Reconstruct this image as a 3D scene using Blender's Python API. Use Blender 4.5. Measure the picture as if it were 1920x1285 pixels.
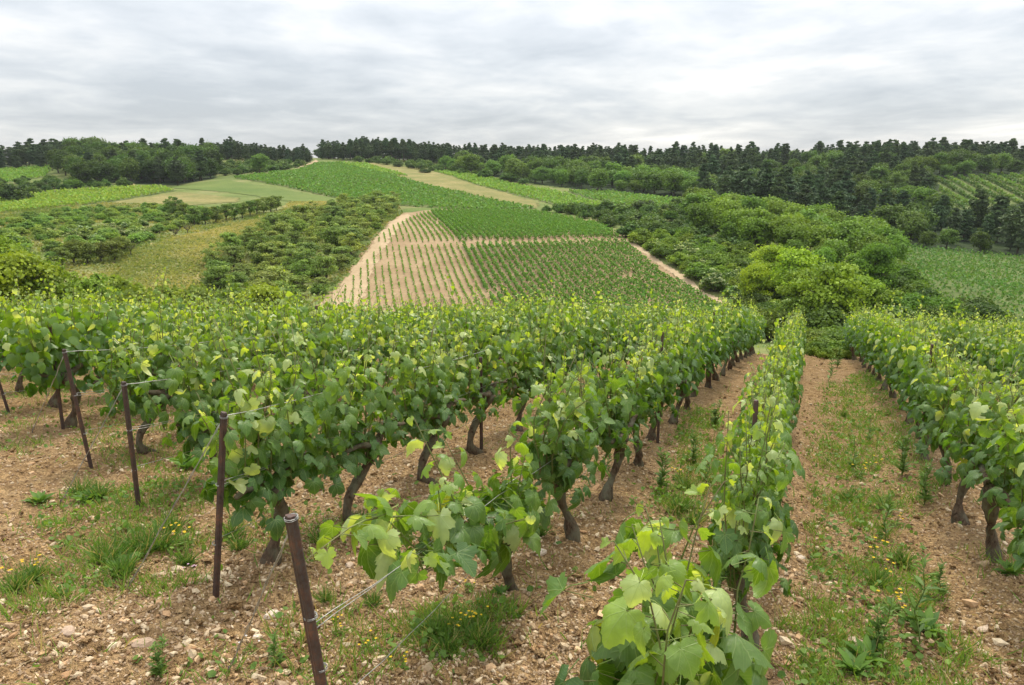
import bpy, math, random
import numpy as np
from mathutils import Matrix, Vector

for o in list(bpy.data.objects): bpy.data.objects.remove(o)
S = bpy.context.scene
COL = S.collection
R = math.radians

# ------------------------------------------------------------------ camera, sky, sun, exposure
FOC, HOR = 1450.0, 320.0
PITCH = math.atan((642.5 - HOR) / FOC)
CP, SP = math.cos(PITCH), math.sin(PITCH)
EYE = 1.70
cam = bpy.data.objects.new('camera', bpy.data.cameras.new('camera'))
COL.objects.link(cam)
cam.data.sensor_fit = 'HORIZONTAL'; cam.data.sensor_width = 36
cam.data.lens = 36 * FOC / 1920
cam.data.clip_start = 0.05; cam.data.clip_end = 12000
cam.location = (0, 0, EYE); cam.rotation_euler = (math.pi / 2 - PITCH, 0, 0)
S.camera = cam
S.render.engine = 'CYCLES'
S.cycles.max_bounces = 6; S.cycles.diffuse_bounces = 3; S.cycles.transmission_bounces = 4; S.cycles.glossy_bounces = 2
S.cycles.sample_clamp_indirect = 6
S.view_settings.view_transform = 'Standard'; S.view_settings.look = 'None'
S.view_settings.gamma = 1; S.view_settings.use_curve_mapping = False
S.view_settings.exposure = 1.2

SUN_EL, SUN_AZ = R(58), R(18)          # azimuth measured from +Y (the view direction) to the right
W = bpy.data.worlds.new('World'); S.world = W; W.use_nodes = True
def build_world():
    nt = W.node_tree; N = nt.nodes; L = nt.links
    N.clear()
    def nd(t, **k):
        n = N.new(t)
        for a, b in k.items(): setattr(n, a, b)
        return n
    def math_(op, a, b=None, c=None):
        n = nd('ShaderNodeMath', operation=op)
        for i, v in enumerate((a, b, c)):
            if v is None: continue
            if isinstance(v, (int, float)): n.inputs[i].default_value = v
            else: L.new(v, n.inputs[i])
        return n.outputs[0]
    out = nd('ShaderNodeOutputWorld')
    sky = nd('ShaderNodeTexSky', sky_type='NISHITA', sun_disc=False)
    sky.sun_elevation = SUN_EL; sky.sun_rotation = SUN_AZ
    bgs = nd('ShaderNodeBackground'); L.new(sky.outputs[0], bgs.inputs[0]); bgs.inputs[1].default_value = 0.05
    tc = nd('ShaderNodeTexCoord')
    sep = nd('ShaderNodeSeparateXYZ'); L.new(tc.outputs['Generated'], sep.inputs[0])
    z = math_('MAXIMUM', sep.outputs[2], 0.0)
    # project the view direction onto a flat cloud deck
    d = math_('ADD', z, 0.11)
    u = math_('DIVIDE', sep.outputs[0], d); v = math_('DIVIDE', sep.outputs[1], d)
    comb = nd('ShaderNodeCombineXYZ'); L.new(u, comb.inputs[0]); L.new(v, comb.inputs[1])
    def noise(scale, detail, rough, dist, off):
        m = nd('ShaderNodeMapping'); L.new(comb.outputs[0], m.inputs[0])
        m.inputs['Location'].default_value = off; m.inputs['Scale'].default_value = (scale, scale * .85, 1)
        n = nd('ShaderNodeTexNoise'); L.new(m.outputs[0], n.inputs['Vector'])
        n.inputs['Scale'].default_value = 1; n.inputs['Detail'].default_value = detail
        n.inputs['Roughness'].default_value = rough; n.inputs['Distortion'].default_value = dist
        return n.outputs['Fac']
    n1 = noise(.42, 4, .5, .4, (3.1, 1.7, 0)); n2 = noise(1.25, 7, .56, .4, (7.3, 4.4, 0)); n3 = noise(3.6, 5, .58, .3, (1.3, 9.1, 0))
    f = math_('ADD', math_('MULTIPLY', n1, .48), math_('ADD', math_('MULTIPLY', n2, .38), math_('MULTIPLY', n3, .14)))
    ramp = nd('ShaderNodeValToRGB'); L.new(f, ramp.inputs[0])
    e = ramp.color_ramp.elements
    e[0].position = .39; e[0].color = (.60, .64, .685, 1)
    e[1].position = .63; e[1].color = (1.22, 1.20, 1.15, 1)
    a = ramp.color_ramp.elements.new(.47); a.color = (.75, .78, .815, 1)
    b = ramp.color_ramp.elements.new(.545); b.color = (.94, .942, .94, 1)
    # overcast gradation: the zenith is about three times as bright as the horizon
    g = math_('MULTIPLY', math_('ADD', math_('MULTIPLY', z, 2.3), 1.0), .40)
    mix = nd('ShaderNodeVectorMath', operation='SCALE'); L.new(ramp.outputs[0], mix.inputs[0]); L.new(g, mix.inputs['Scale'])
    bgc = nd('ShaderNodeBackground'); L.new(mix.outputs[0], bgc.inputs[0]); bgc.inputs[1].default_value = 0.95
    add = nd('ShaderNodeMixShader'); add.inputs[0].default_value = .85; L.new(bgs.outputs[0], add.inputs[1]); L.new(bgc.outputs[0], add.inputs[2])
    L.new(add.outputs[0], out.inputs[0])
build_world()
sun = bpy.data.objects.new('sun', bpy.data.lights.new('sun', 'SUN')); COL.objects.link(sun)
sun.data.energy = 1.5; sun.data.angle = R(11); sun.data.color = (1, .93, .80)
sdir = Vector((math.cos(SUN_EL) * math.sin(SUN_AZ), math.cos(SUN_EL) * math.cos(SUN_AZ), math.sin(SUN_EL)))
sun.rotation_euler = sdir.to_track_quat('Z', 'Y').to_euler(); sun.location = (0, 0, 50)

# ------------------------------------------------------------------ numeric helpers
rng = np.random.default_rng(7)
def vnoise(x, y, seed=0):
    x = np.asarray(x, float); y = np.asarray(y, float)
    ix, iy = np.floor(x), np.floor(y); fx, fy = x - ix, y - iy
    fx = fx * fx * (3 - 2 * fx); fy = fy * fy * (3 - 2 * fy)
    def h(a, b):
        s = np.sin(a * 127.1 + b * 311.7 + seed * 74.7) * 43758.5453
        return s - np.floor(s)
    return (h(ix, iy) * (1 - fx) + h(ix + 1, iy) * fx) * (1 - fy) + (h(ix, iy + 1) * (1 - fx) + h(ix + 1, iy + 1) * fx) * fy
def fbm(x, y, s, seed=0, oct=4):
    a, t, n = 1.0, 0.0, 0.0
    for i in range(oct):
        t = t + a * vnoise(np.asarray(x) / s + 13.7 * i, np.asarray(y) / s - 7.1 * i, seed + i); n += a; a *= .5; s *= .5
    return t / n
def nrm(v):
    return v / np.maximum(np.linalg.norm(v, axis=-1, keepdims=True), 1e-9)
def ray(px, py):
    u, v = px - 960.0, py - 642.5
    return np.array([u, FOC * CP - v * SP, -FOC * SP - v * CP])
def proj(x, y, z):
    z = z - EYE; d = np.maximum(y * CP - z * SP, 1e-3); v = -(y * SP + z * CP)
    return 960 + FOC * x / d, 642.5 + FOC * v / d
def frames(n, d):
    """columns X, Y, Z: Z along n, Y as near to d as it can be."""
    n = nrm(n); y = nrm(d - (d * n).sum(-1, keepdims=True) * n); x = np.cross(y, n)
    return np.stack([x, y, n], axis=-1)

# ------------------------------------------------------------------ the ground's heights
RD = np.array([.3619, .9322]); RQ = np.array([.9322, -.3619])       # along the near rows, across them
RANG = math.atan2(RD[1], RD[0])
def near_z(x, y):
    az = np.clip(x / np.maximum(y, 3.), -.8, .8)
    w = 1 / (1 + np.exp(-(az + .05) * 5))
    t0 = 4.5 + 4.0 * w; k = .0075 * (1 - w) + .0033 * w
    t = np.maximum(0, y - t0)
    return EYE - 1.65 - .05 * x - .1138 * y - k * t * t
CTRL = [  # pixel x, pixel y, metres ahead: what the photograph shows of the far slopes
 (606,566,119),(920,563,121),(1372,584,113),(690,472,152),(867,460,157),(1170,453,155),(760,400,228),(830,394,236),(1000,397,232),(1122,420,195),
 (640,376,256),(1000,391,250),(440,335,320),(700,345,320),(850,365,290),(590,305,440),(530,324,360),(760,335,345),(700,306,450),(640,305,440),(850,325,390),(960,347,340),
 (1050,372,285),(1100,358,310),(1270,378,265),(1180,393,240),(820,318,420),(1290,370,290),
 (700,299,490),(900,302,530),(1200,303,520),(1500,305,480),(1900,305,440),(1400,402,235),(1650,461,190),(1920,482,185),
 (1700,425,235),(1750,395,265),(1900,385,285),(1740,336,330),(1900,332,340),(1500,350,340),
 (1900,540,135),(1800,520,140),(1840,600,105),(1950,600,102),(1740,540,118),(1250,408,205),(1200,452,158),(1300,500,138),(1390,575,112),(1500,490,140),(1600,510,130),
 (1550,625,78),(1700,625,82),(1300,625,92),(900,630,92),(300,600,82),(0,570,78),(600,610,88),(-300,560,80),(2200,620,95),
 (200,516,112),(330,470,136),(500,402,205),(560,382,238),(0,490,112),(100,440,150),(300,386,225),(0,404,205),(300,352,285),(150,352,290),(0,372,265),
 (200,338,330),(400,336,330),(0,345,310),(0,315,400),(250,298,430),(480,325,340),(400,303,420),(-300,330,380),(-300,400,220),(2200,320,400),(2200,480,190)]
def _ctrl():
    P = []
    for px, py, Y in CTRL:
        d = ray(px, py); P.append((d[0] * Y / d[1], Y, EYE + d[2] * Y / d[1]))
    for x, y in ((-30, 36), (-15, 36), (0, 38), (15, 40), (30, 42), (-60, 34), (60, 40), (0, 0), (-60, 0), (60, 0), (0, -80), (-200, -60), (200, -60)):
        P.append((x, y, float(near_z(x, y))))
    for x in (-600, -300, 0, 300, 600):
        P.append((x, 760, -8)); P.append((x, 1000, -30))
    P += [(-500, 300, -7), (-320, 250, -9), (-300, 150, -13), (-500, 100, -16), (500, 300, -6), (500, 100, -18), (-500, 480, 1), (-350, 420, 3), (500, 480, 4)]
    return np.array(P)
_P = _ctrl(); _C = _P[:, :2] / 100
def _phi(r2): return .5 * r2 * np.log(np.maximum(r2, 1e-12))
def _tps():
    n = len(_P)
    K = _phi(((_C[:, None] - _C[None]) ** 2).sum(-1)) + np.eye(n) * .004
    A = np.zeros((n + 3, n + 3)); A[:n, :n] = K; A[:n, n] = 1; A[:n, n + 1:] = _C; A[n, :n] = 1; A[n + 1:, :n] = _C.T
    return np.linalg.solve(A, np.concatenate([_P[:, 2], np.zeros(3)]))
_Wt = _tps()
def far_z(x, y):
    x = np.atleast_1d(np.asarray(x, float)); y = np.atleast_1d(np.asarray(y, float)); sh = x.shape
    ex = np.maximum(0, np.abs(x) - 560) + np.maximum(0, y - 900) + np.maximum(0, -80 - y)
    q = np.stack([np.clip(x, -560, 560).ravel(), np.clip(y, -80, 900).ravel()], -1) / 100
    out = np.empty(len(q))
    for i in range(0, len(q), 40000):
        c = q[i:i + 40000]
        out[i:i + 40000] = _phi(((c[:, None] - _C[None]) ** 2).sum(-1)) @ _Wt[:-3] + _Wt[-3] + c @ _Wt[-2:]
    return out.reshape(sh) - .02 * ex
def terr_z(x, y):
    x = np.atleast_1d(np.asarray(x, float)); y = np.atleast_1d(np.asarray(y, float))
    w = np.clip((y - 24) / 22, 0, 1); w = w * w * (3 - 2 * w)
    n = near_z(x, np.minimum(y, 46))
    return n * (1 - w) + far_z(x, y) * w
def ground_z(x, y): return float(terr_z(x, y)[0])
_YS = np.arange(60, 700, .5)
def cast(px, py):
    d = ray(px, py); x = d[0] * _YS / d[1]; z = EYE + d[2] * _YS / d[1]
    h = z < far_z(x, _YS)
    i = int(np.argmax(h)) if h.any() else len(_YS) - 1
    return x[i], _YS[i]
def hit_near(px, py, up=0.0):
    d = ray(px, py); Y = np.arange(.4, 40, .01); x = d[0] * Y / d[1]; z = EYE + d[2] * Y / d[1]
    i = int(np.argmax(z < near_z(x, Y) + up)); return x[i], Y[i]
def at_px(px, Y):
    x = (px - 960) / FOC * Y
    for _ in range(4):
        z = ground_z(x, Y) - EYE; x = (px - 960) / FOC * (Y * CP - z * SP)
    return x, Y
def inside(poly, x, y):
    poly = np.asarray(poly, float); c = np.zeros(np.shape(x), bool); j = len(poly) - 1
    for i in range(len(poly)):
        xi, yi = poly[i]; xj, yj = poly[j]
        c ^= ((yi > y) != (yj > y)) & (x < (xj - xi) * (y - yi) / (yj - yi + 1e-12) + xi)
        j = i
    return c

# ------------------------------------------------------------------ mesh helpers
class Geo:
    """collects triangles/quads (as triangles) with a colour and a flat uv per vertex."""
    def __init__(s): s.v, s.t, s.c, s.u, s.n = [], [], [], [], 0
    def add(s, v, t, c=(1, 1, 1), uv=None):
        v = np.asarray(v, float).reshape(-1, 3); t = np.asarray(t, np.int64).reshape(-1, 3)
        s.v.append(v); s.t.append(t + s.n); s.n += len(v)
        c = np.asarray(c, float)
        s.c.append(np.broadcast_to(c, (len(v), 3)) if c.ndim == 1 else c)
        s.u.append(np.zeros((len(v), 2)) if uv is None else np.asarray(uv, float))
    def scatter(s, tv, tt, M, loc, col=(1, 1, 1), uv=None):
        """k copies of a template: M k x 3 x 3, loc k x 3, col k x 3."""
        k, n = len(loc), len(tv)
        v = np.einsum('kij,nj->kni', M, tv) + loc[:, None]
        t = (np.asarray(tt)[None] + (np.arange(k) * n)[:, None, None]).reshape(-1, 3)
        col = np.asarray(col, float)
        c = np.broadcast_to(col, (k, 3)) if col.ndim == 1 else col
        s.add(v.reshape(-1, 3), t, np.repeat(c, n, 0), np.tile(uv, (k, 1)) if uv is not None else None)
    def tube(s, pts, rad, sides=6, c=(1, 1, 1), cap=True, jit=0, seed=0):
        pts = np.asarray(pts, float); n = len(pts); rad = np.broadcast_to(np.asarray(rad, float), (n,))
        tan = nrm(np.gradient(pts, axis=0)); ref = np.array([0.31, .2, 0.93]) if abs(tan[:, 2]).mean() < .8 else np.array([.9, .43, .1])
        a = nrm(np.cross(tan, ref)); b = np.cross(tan, a)
        th = np.arange(sides) * 2 * math.pi / sides
        ring = a[:, None] * np.cos(th)[None, :, None] + b[:, None] * np.sin(th)[None, :, None]
        rr = rad[:, None] * np.ones((1, sides))
        if jit: rr = rr * (1 + jit * (np.random.default_rng(seed).random((n, sides)) - .5) * 2)
        v = (pts[:, None] + ring * rr[..., None]).reshape(-1, 3)
        t = []
        for i in range(n - 1):
            for j in range(sides):
                p, q = i * sides + j, i * sides + (j + 1) % sides
                t += [(p, q, q + sides), (p, q + sides, p + sides)]
        if cap:
            m = len(v); v = np.concatenate([v, pts[:1], pts[-1:]])
            for j in range(sides):
                t.append((m, (j + 1) % sides, j)); e = (n - 1) * sides; t.append((m + 1, e + j, e + (j + 1) % sides))
        s.add(v, t, c)
    def mesh(s, name, mat, smooth=True, tint=True, uv=False):
        v = np.concatenate(s.v); t = np.concatenate(s.t); c = np.concatenate(s.c)
        me = bpy.data.meshes.new(name)
        me.vertices.add(len(v)); me.vertices.foreach_set('co', v.astype(np.float32).ravel())
        me.loops.add(len(t) * 3); me.loops.foreach_set('vertex_index', t.astype(np.int32).ravel())
        me.polygons.add(len(t)); me.polygons.foreach_set('loop_start', np.arange(0, len(t) * 3, 3, dtype=np.int32))
        me.polygons.foreach_set('use_smooth', np.full(len(t), smooth))
        if tint:
            a = me.color_attributes.new('tint', 'FLOAT_COLOR', 'POINT')
            a.data.foreach_set('color', np.concatenate([c, np.ones((len(c), 1))], 1).astype(np.float32).ravel())
        if uv:
            u = np.concatenate(s.u)[t.ravel()]
            me.uv_layers.new(name='UVMap').data.foreach_set('uv', u.astype(np.float32).ravel())
        me.update(calc_edges=True); me.materials.append(mat)
        return me
def link(name, data, parent=None, **props):
    o = bpy.data.objects.new(name, data); COL.objects.link(o)
    if parent is not None: o.parent = parent
    for k, v in props.items():
        if v is not None: o[k] = v
    return o
def thing(name, label, cat, loc, rotz=0, scale=1, group=None):
    o = link(name, None, None, label=label, category=cat, group=group)
    o.location = loc; o.rotation_euler = (0, 0, rotz)
    o.scale = (scale,) * 3 if np.isscalar(scale) else scale
    o.empty_display_size = .2
    return o
ORD = ['zeroth', 'first', 'second', 'third', 'fourth', 'fifth', 'sixth', 'seventh', 'eighth', 'ninth', 'tenth', 'eleventh', 'twelfth', 'thirteenth', 'fourteenth',
       'fifteenth', 'sixteenth', 'seventeenth', 'eighteenth', 'nineteenth', 'twentieth', 'twenty-first', 'twenty-second', 'twenty-third', 'twenty-fourth', 'twenty-fifth', 'twenty-sixth', 'twenty-seventh', 'twenty-eighth', 'twenty-ninth', 'thirtieth']

# ------------------------------------------------------------------ materials
class NT:
    def __init__(s, name):
        s.m = bpy.data.materials.new(name); s.m.use_nodes = True; s.t = s.m.node_tree; s.t.nodes.clear()
        s.out = s.n('ShaderNodeOutputMaterial')
    def n(s, t, **k):
        n = s.t.nodes.new(t)
        for a, b in k.items(): setattr(n, a, b)
        return n
    def put(s, sock, v):
        if isinstance(v, (int, float)): sock.default_value = v
        elif isinstance(v, tuple): sock.default_value = v if len(v) == len(sock.default_value) else v + (1,)
        else: s.t.links.new(v, sock)
    def math(s, op, a, b=0.0, c=None, clamp=False):
        n = s.n('ShaderNodeMath', operation=op, use_clamp=clamp); s.put(n.inputs[0], a); s.put(n.inputs[1], b)
        if c is not None: s.put(n.inputs[2], c)
        return n.outputs[0]
    def mix(s, f, a, b, blend='MIX'):
        n = s.n('ShaderNodeMix', data_type='RGBA', blend_type=blend); s.put(n.inputs[0], f); s.put(n.inputs[6], a); s.put(n.inputs[7], b); return n.outputs[2]
    def noise(s, scale, detail=4, rough=.55, vec=None, out='Fac', dist=0):
        n = s.n('ShaderNodeTexNoise'); n.inputs['Scale'].default_value = scale; n.inputs['Detail'].default_value = detail; n.inputs['Roughness'].default_value = rough
        n.inputs['Distortion'].default_value = dist
        if vec is not None: s.put(n.inputs['Vector'], vec)
        return n.outputs[out]
    def ramp(s, f, stops):
        n = s.n('ShaderNodeValToRGB'); s.put(n.inputs[0], f); e = n.color_ramp.elements
        while len(e) < len(stops): e.new(.5)
        for i, (p, c) in enumerate(stops): e[i].position = p; e[i].color = c + (1,)
        return n.outputs[0]
    def maprange(s, f, a, b, c=0., d=1.):
        n = s.n('ShaderNodeMapRange'); s.put(n.inputs[0], f)
        for i, v in enumerate((a, b, c, d)): n.inputs[i + 1].default_value = v
        return n.outputs[0]
    def bsdf(s, col, rough=.8, spec=.3, bump=None, bstr=.3, bdist=.02, metal=0):
        n = s.n('ShaderNodeBsdfPrincipled'); s.put(n.inputs['Base Color'], col); s.put(n.inputs['Roughness'], rough); n.inputs['Specular IOR Level'].default_value = spec; n.inputs['Metallic'].default_value = metal
        if bump is not None:
            b = s.n('ShaderNodeBump'); s.put(b.inputs['Height'], bump); b.inputs['Strength'].default_value = bstr; b.inputs['Distance'].default_value = bdist
            s.t.links.new(b.outputs[0], n.inputs['Normal'])
        return n
    def end(s, sh): s.t.links.new(sh.outputs[0], s.out.inputs[0]); return s.m
    def obj(s): return s.n('ShaderNodeTexCoord').outputs['Object']
    def geo(s): return s.n('ShaderNodeNewGeometry').outputs['Position']

def leaf_mat(name, single, veins):
    k = NT(name)
    if single: col = k.n('ShaderNodeObjectInfo').outputs['Color']
    else: col = k.n('ShaderNodeAttribute', attribute_name='tint').outputs['Color']
    pos = k.geo()
    var = k.noise(14, 3, .6, pos)
    col = k.mix(1.0, col, k.ramp(var, [(.3, (.78, .80, .76)), (.7, (1.18, 1.15, 1.12))]), 'MULTIPLY')
    bump = None
    if veins:
        uv = k.n('ShaderNodeUVMap').outputs[0]
        sp = k.n('ShaderNodeSeparateXYZ'); k.put(sp.inputs[0], uv)
        x, y = k.math('ABSOLUTE', sp.outputs[0]), sp.outputs[1]
        best = None
        for a in (0, 38, 82):
            sa, ca = math.sin(R(a)), math.cos(R(a))
            d = k.math('ABSOLUTE', k.math('SUBTRACT', k.math('MULTIPLY', x, ca), k.math('MULTIPLY', y, sa)))
            best = d if best is None else k.math('MINIMUM', best, d)
        v1 = k.maprange(best, .006, .022, 1, 0)
        # side veins: a fan of ribs that leave the main ones
        w = k.math('SINE', k.math('MULTIPLY', k.math('ADD', y, k.math('MULTIPLY', best, -1.1)), 52.0))
        v2 = k.math('MULTIPLY', k.maprange(w, .80, 1.0, 0, 1), .45)
        v = k.math('MAXIMUM', v1, v2)
        col = k.mix(k.math('MULTIPLY', v, .42), col, (.33, .42, .17))
        bump = k.math('SUBTRACT', k.noise(40, 2, .5, pos), k.math('MULTIPLY', v, .8))
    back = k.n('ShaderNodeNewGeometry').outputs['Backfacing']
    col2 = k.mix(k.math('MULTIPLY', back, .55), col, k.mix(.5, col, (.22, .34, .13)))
    p = k.bsdf(col2, .38, .40, bump, .4, .006)
    t = k.n('ShaderNodeBsdfTranslucent'); k.put(t.inputs[0], k.mix(1.0, col, (2.0, 1.9, .5), 'MULTIPLY'))
    m = k.n('ShaderNodeMixShader'); m.inputs[0].default_value = .42
    k.t.links.new(p.outputs[0], m.inputs[1]); k.t.links.new(t.outputs[0], m.inputs[2])
    return k.end(m)
M_LEAF1 = leaf_mat('vine_leaf', True, True)
M_LEAFM = leaf_mat('vine_foliage', False, False)

def crown_mat(name, trans=.28, rough=.6, spec=.2, GAIN=(1.4, 1.42, 1.1)):
    k = NT(name)
    col = k.n('ShaderNodeAttribute', attribute_name='tint').outputs['Color']
    oi = k.n('ShaderNodeObjectInfo').outputs['Color']
    col = k.mix(1.0, k.mix(1.0, col, oi, 'MULTIPLY'), GAIN, 'MULTIPLY')
    p = k.bsdf(col, rough, spec)
    t = k.n('ShaderNodeBsdfTranslucent'); k.put(t.inputs[0], k.mix(1.0, col, (1.5, 1.45, .8), 'MULTIPLY'))
    m = k.n('ShaderNodeMixShader'); m.inputs[0].default_value = trans
    k.t.links.new(p.outputs[0], m.inputs[1]); k.t.links.new(t.outputs[0], m.inputs[2])
    return k.end(m)
M_CROWN = crown_mat('tree_foliage'); M_NEEDLE = crown_mat('pine_needles', .12, .65, .15, (1.9, 1.95, 1.75)); M_GRASS = crown_mat('grass_blades', .35, .55, .25, (1.15, 1.15, 1.0))

def bark_mat(name, a, b, scale):
    k = NT(name); p = k.obj()
    mp = k.n('ShaderNodeMapping'); k.put(mp.inputs[0], p); mp.inputs['Scale'].default_value = (1, 1, .35)
    n = k.noise(scale, 6, .65, mp.outputs[0], dist=.6); n2 = k.noise(scale * .2, 3, .5, p)
    c = k.mix(k.maprange(n2, .4, .65), k.ramp(n, [(.32, a), (.7, b)]), (.16, .15, .10))
    return k.end(k.bsdf(c, .9, .15, n, .9, .012))
M_VINEBARK = bark_mat('vine_bark', (.035, .022, .014), (.17, .115, .075), 60)
M_BARK = bark_mat('tree_bark', (.03, .024, .018), (.12, .09, .065), 3)
def cane_mat():
    k = NT('vine_cane'); n = k.noise(9, 3, .6, k.geo())
    return k.end(k.bsdf(k.ramp(n, [(.35, (.13, .10, .04)), (.6, (.17, .21, .06))]), .6, .3))
M_CANE = cane_mat()
def rust_mat():
    k = NT('rusty_steel'); p = k.obj(); n = k.noise(14, 6, .65, p); n2 = k.noise(90, 4, .6, p)
    c = k.mix(k.maprange(n2, .4, .7), k.ramp(n, [(.3, (.040, .028, .026)), (.52, (.095, .052, .04)), (.72, (.21, .095, .055))]), (.085, .068, .06))
    return k.end(k.bsdf(c, .62, .35, n2, .5, .004, .25))
M_RUST = rust_mat()
def wire_mat():
    k = NT('galvanised_wire'); n = k.noise(40, 3, .6, k.geo())
    return k.end(k.bsdf(k.ramp(n, [(.3, (.26, .25, .23)), (.7, (.52, .51, .48))]), .48, .5, None, 0, 0, .6))
M_WIRE = wire_mat()
def string_mat():
    k = NT('pale_cord'); return k.end(k.bsdf((.62, .50, .42), .8, .2))
M_CORD = string_mat()

def soil_near_mat():
    k = NT('stony_soil'); p = k.geo()
    a = k.noise(1.1, 5, .6, p); b = k.noise(9, 6, .65, p); c = k.noise(60, 5, .6, p)
    wob = k.n('ShaderNodeVectorMath', operation='ADD'); k.put(wob.inputs[0], p)
    wv = k.n('ShaderNodeVectorMath', operation='SCALE'); k.put(wv.inputs[0], k.noise(35, 3, .6, p, 'Color')); wv.inputs['Scale'].default_value = .035; k.put(wob.inputs[1], wv.outputs[0])
    def crumbs(scale):
        vo = k.n('ShaderNodeTexVoronoi', feature='F1'); k.put(vo.inputs['Vector'], wob.outputs[0]); vo.inputs['Scale'].default_value = scale
        sel = k.n('ShaderNodeSeparateColor'); k.put(sel.inputs[0], vo.outputs['Color']); return vo.outputs['Distance'], sel.outputs
    d1, s1 = crumbs(36); d2, s2 = crumbs(85)
    base = k.ramp(b, [(.28, (.225, .134, .060)), (.5, (.385, .255, .125)), (.72, (.51, .36, .195))])
    base = k.mix(k.maprange(a, .38, .66, 0, .5), base, (.45, .315, .185))
    base = k.mix(.75, base, k.ramp(s1[0], [(0., (.70, .66, .62)), (.55, (1., .98, .95)), (1., (1.32, 1.3, 1.28))]), 'MULTIPLY')
    base = k.mix(.75, base, k.ramp(s2[1], [(0., (.68, .64, .60)), (.5, (1., .98, .96)), (1., (1.3, 1.28, 1.26))]), 'MULTIPLY')
    base = k.mix(.6, base, k.ramp(c, [(.3, (.7, .68, .66)), (.62, (1.15, 1.13, 1.1))]), 'MULTIPLY')
    h = k.math('SUBTRACT', k.math('ADD', k.math('MULTIPLY', b, .8), k.math('MULTIPLY', c, .3)), k.math('ADD', k.math('MULTIPLY', d1, .9), k.math('MULTIPLY', d2, .6)))
    return k.end(k.bsdf(base, .95, .1, h, 1.0, .035))
M_SOIL = soil_near_mat()
def stone_mat():
    k = NT('limestone'); p = k.geo(); col = k.n('ShaderNodeAttribute', attribute_name='tint').outputs['Color']
    n = k.noise(70, 5, .65, p)
    return k.end(k.bsdf(k.mix(.8, col, k.ramp(n, [(.3, (.66, .62, .58)), (.65, (1.15, 1.13, 1.1))]), 'MULTIPLY'), .9, .2, n, .5, .006))
M_STONE = stone_mat()
def ground_mat(name, scale, stops, scale2=None, tint2=((.8, .8, .8), (1.2, 1.2, 1.2)), bstr=.5, bdist=.3, stretch=None):
    k = NT(name); p = k.geo()
    if stretch:
        mp = k.n('ShaderNodeMapping'); k.put(mp.inputs[0], p); mp.inputs['Rotation'].default_value = (0, 0, stretch[0]); mp.inputs['Scale'].default_value = stretch[1]; p2 = mp.outputs[0]
    else: p2 = p
    n = k.noise(scale, 6, .6, p2); n2 = k.noise(scale2 or scale * 12, 5, .65, p)
    c = k.mix(.9, k.ramp(n, stops), k.ramp(n2, [(.32, tint2[0]), (.68, tint2[1])]), 'MULTIPLY')
    return k.end(k.bsdf(c, .95, .1, n2, bstr, bdist))
M_TERR = ground_mat('rough_grassland', .05, [(.34, (.10, .135, .036)), (.5, (.14, .175, .048)), (.66, (.21, .205, .08))], .9)
M_FSOIL = ground_mat('dry_vineyard_soil', .12, [(.35, (.265, .182, .10)), (.6, (.335, .24, .138))], 1.6, ((.82, .81, .79), (1.15, 1.15, 1.15)), .3, .1)
M_TRACK = ground_mat('pale_track', .2, [(.35, (.375, .275, .165)), (.65, (.45, .34, .21))], 2.2, ((.86, .85, .84), (1.1, 1.1, 1.1)), .3, .08)
M_MEADOW = ground_mat('dry_meadow', .075, [(.33, (.135, .155, .045)), (.47, (.205, .19, .066)), (.62, (.285, .235, .09)), (.74, (.30, .26, .12))], 1.1, ((.75, .78, .72), (1.2, 1.18, 1.15)), .6, .3, (.5, (1, .4, 1)))
M_DRY = ground_mat('dry_grass_strip', .09, [(.35, (.155, .165, .052)), (.55, (.225, .20, .075)), (.7, (.28, .235, .10))], 1.0, ((.75, .77, .72), (1.2, 1.18, 1.15)), .6, .3)
M_LUSH = ground_mat('mown_grass', .06, [(.35, (.10, .145, .036)), (.65, (.145, .18, .05))], 1.4, ((.82, .84, .8), (1.15, 1.15, 1.1)), .5, .2)
M_VGROUND = ground_mat('vineyard_floor', .05, [(.35, (.10, .135, .042)), (.65, (.15, .17, .06))], 1.0, ((.72, .74, .7), (1.2, 1.2, 1.2)), .6, .3)
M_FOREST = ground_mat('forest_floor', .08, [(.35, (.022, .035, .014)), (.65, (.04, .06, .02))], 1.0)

# ------------------------------------------------------------------ the setting: terrain and field sheets
def axis(a, b, step, far, n):
    mid = np.arange(a, b + .1, step); k = np.linspace(0, 1, n + 1)[1:] ** 2
    return np.concatenate([(a - far * k)[::-1], mid, b + far * k])
def grid_mesh(name, X, Y, Z, mat, tint=False):
    g = Geo(); ny, nx = X.shape; i = np.arange(ny * nx).reshape(ny, nx)
    a, b, c, d = i[:-1, :-1], i[:-1, 1:], i[1:, 1:], i[1:, :-1]
    t = np.concatenate([np.stack([a, b, c], -1).reshape(-1, 3), np.stack([a, c, d], -1).reshape(-1, 3)])
    g.add(np.stack([X, Y, Z], -1).reshape(-1, 3), t); return g.mesh(name, mat, tint=tint)
def build_terrain():
    xs = axis(-450, 450, 3, 3500, 14); ys = axis(-60, 690, 3, 3500, 14)
    X, Y = np.meshgrid(xs, ys); Z = terr_z(X, Y)
    Z = Z - .5 * np.clip((44 - Y) / 6, 0, 1) * (np.abs(X) < 60) * (Y > -8)
    link('terrain', grid_mesh('terrain', X, Y, Z, M_TERR), kind='structure')
build_terrain()
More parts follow.
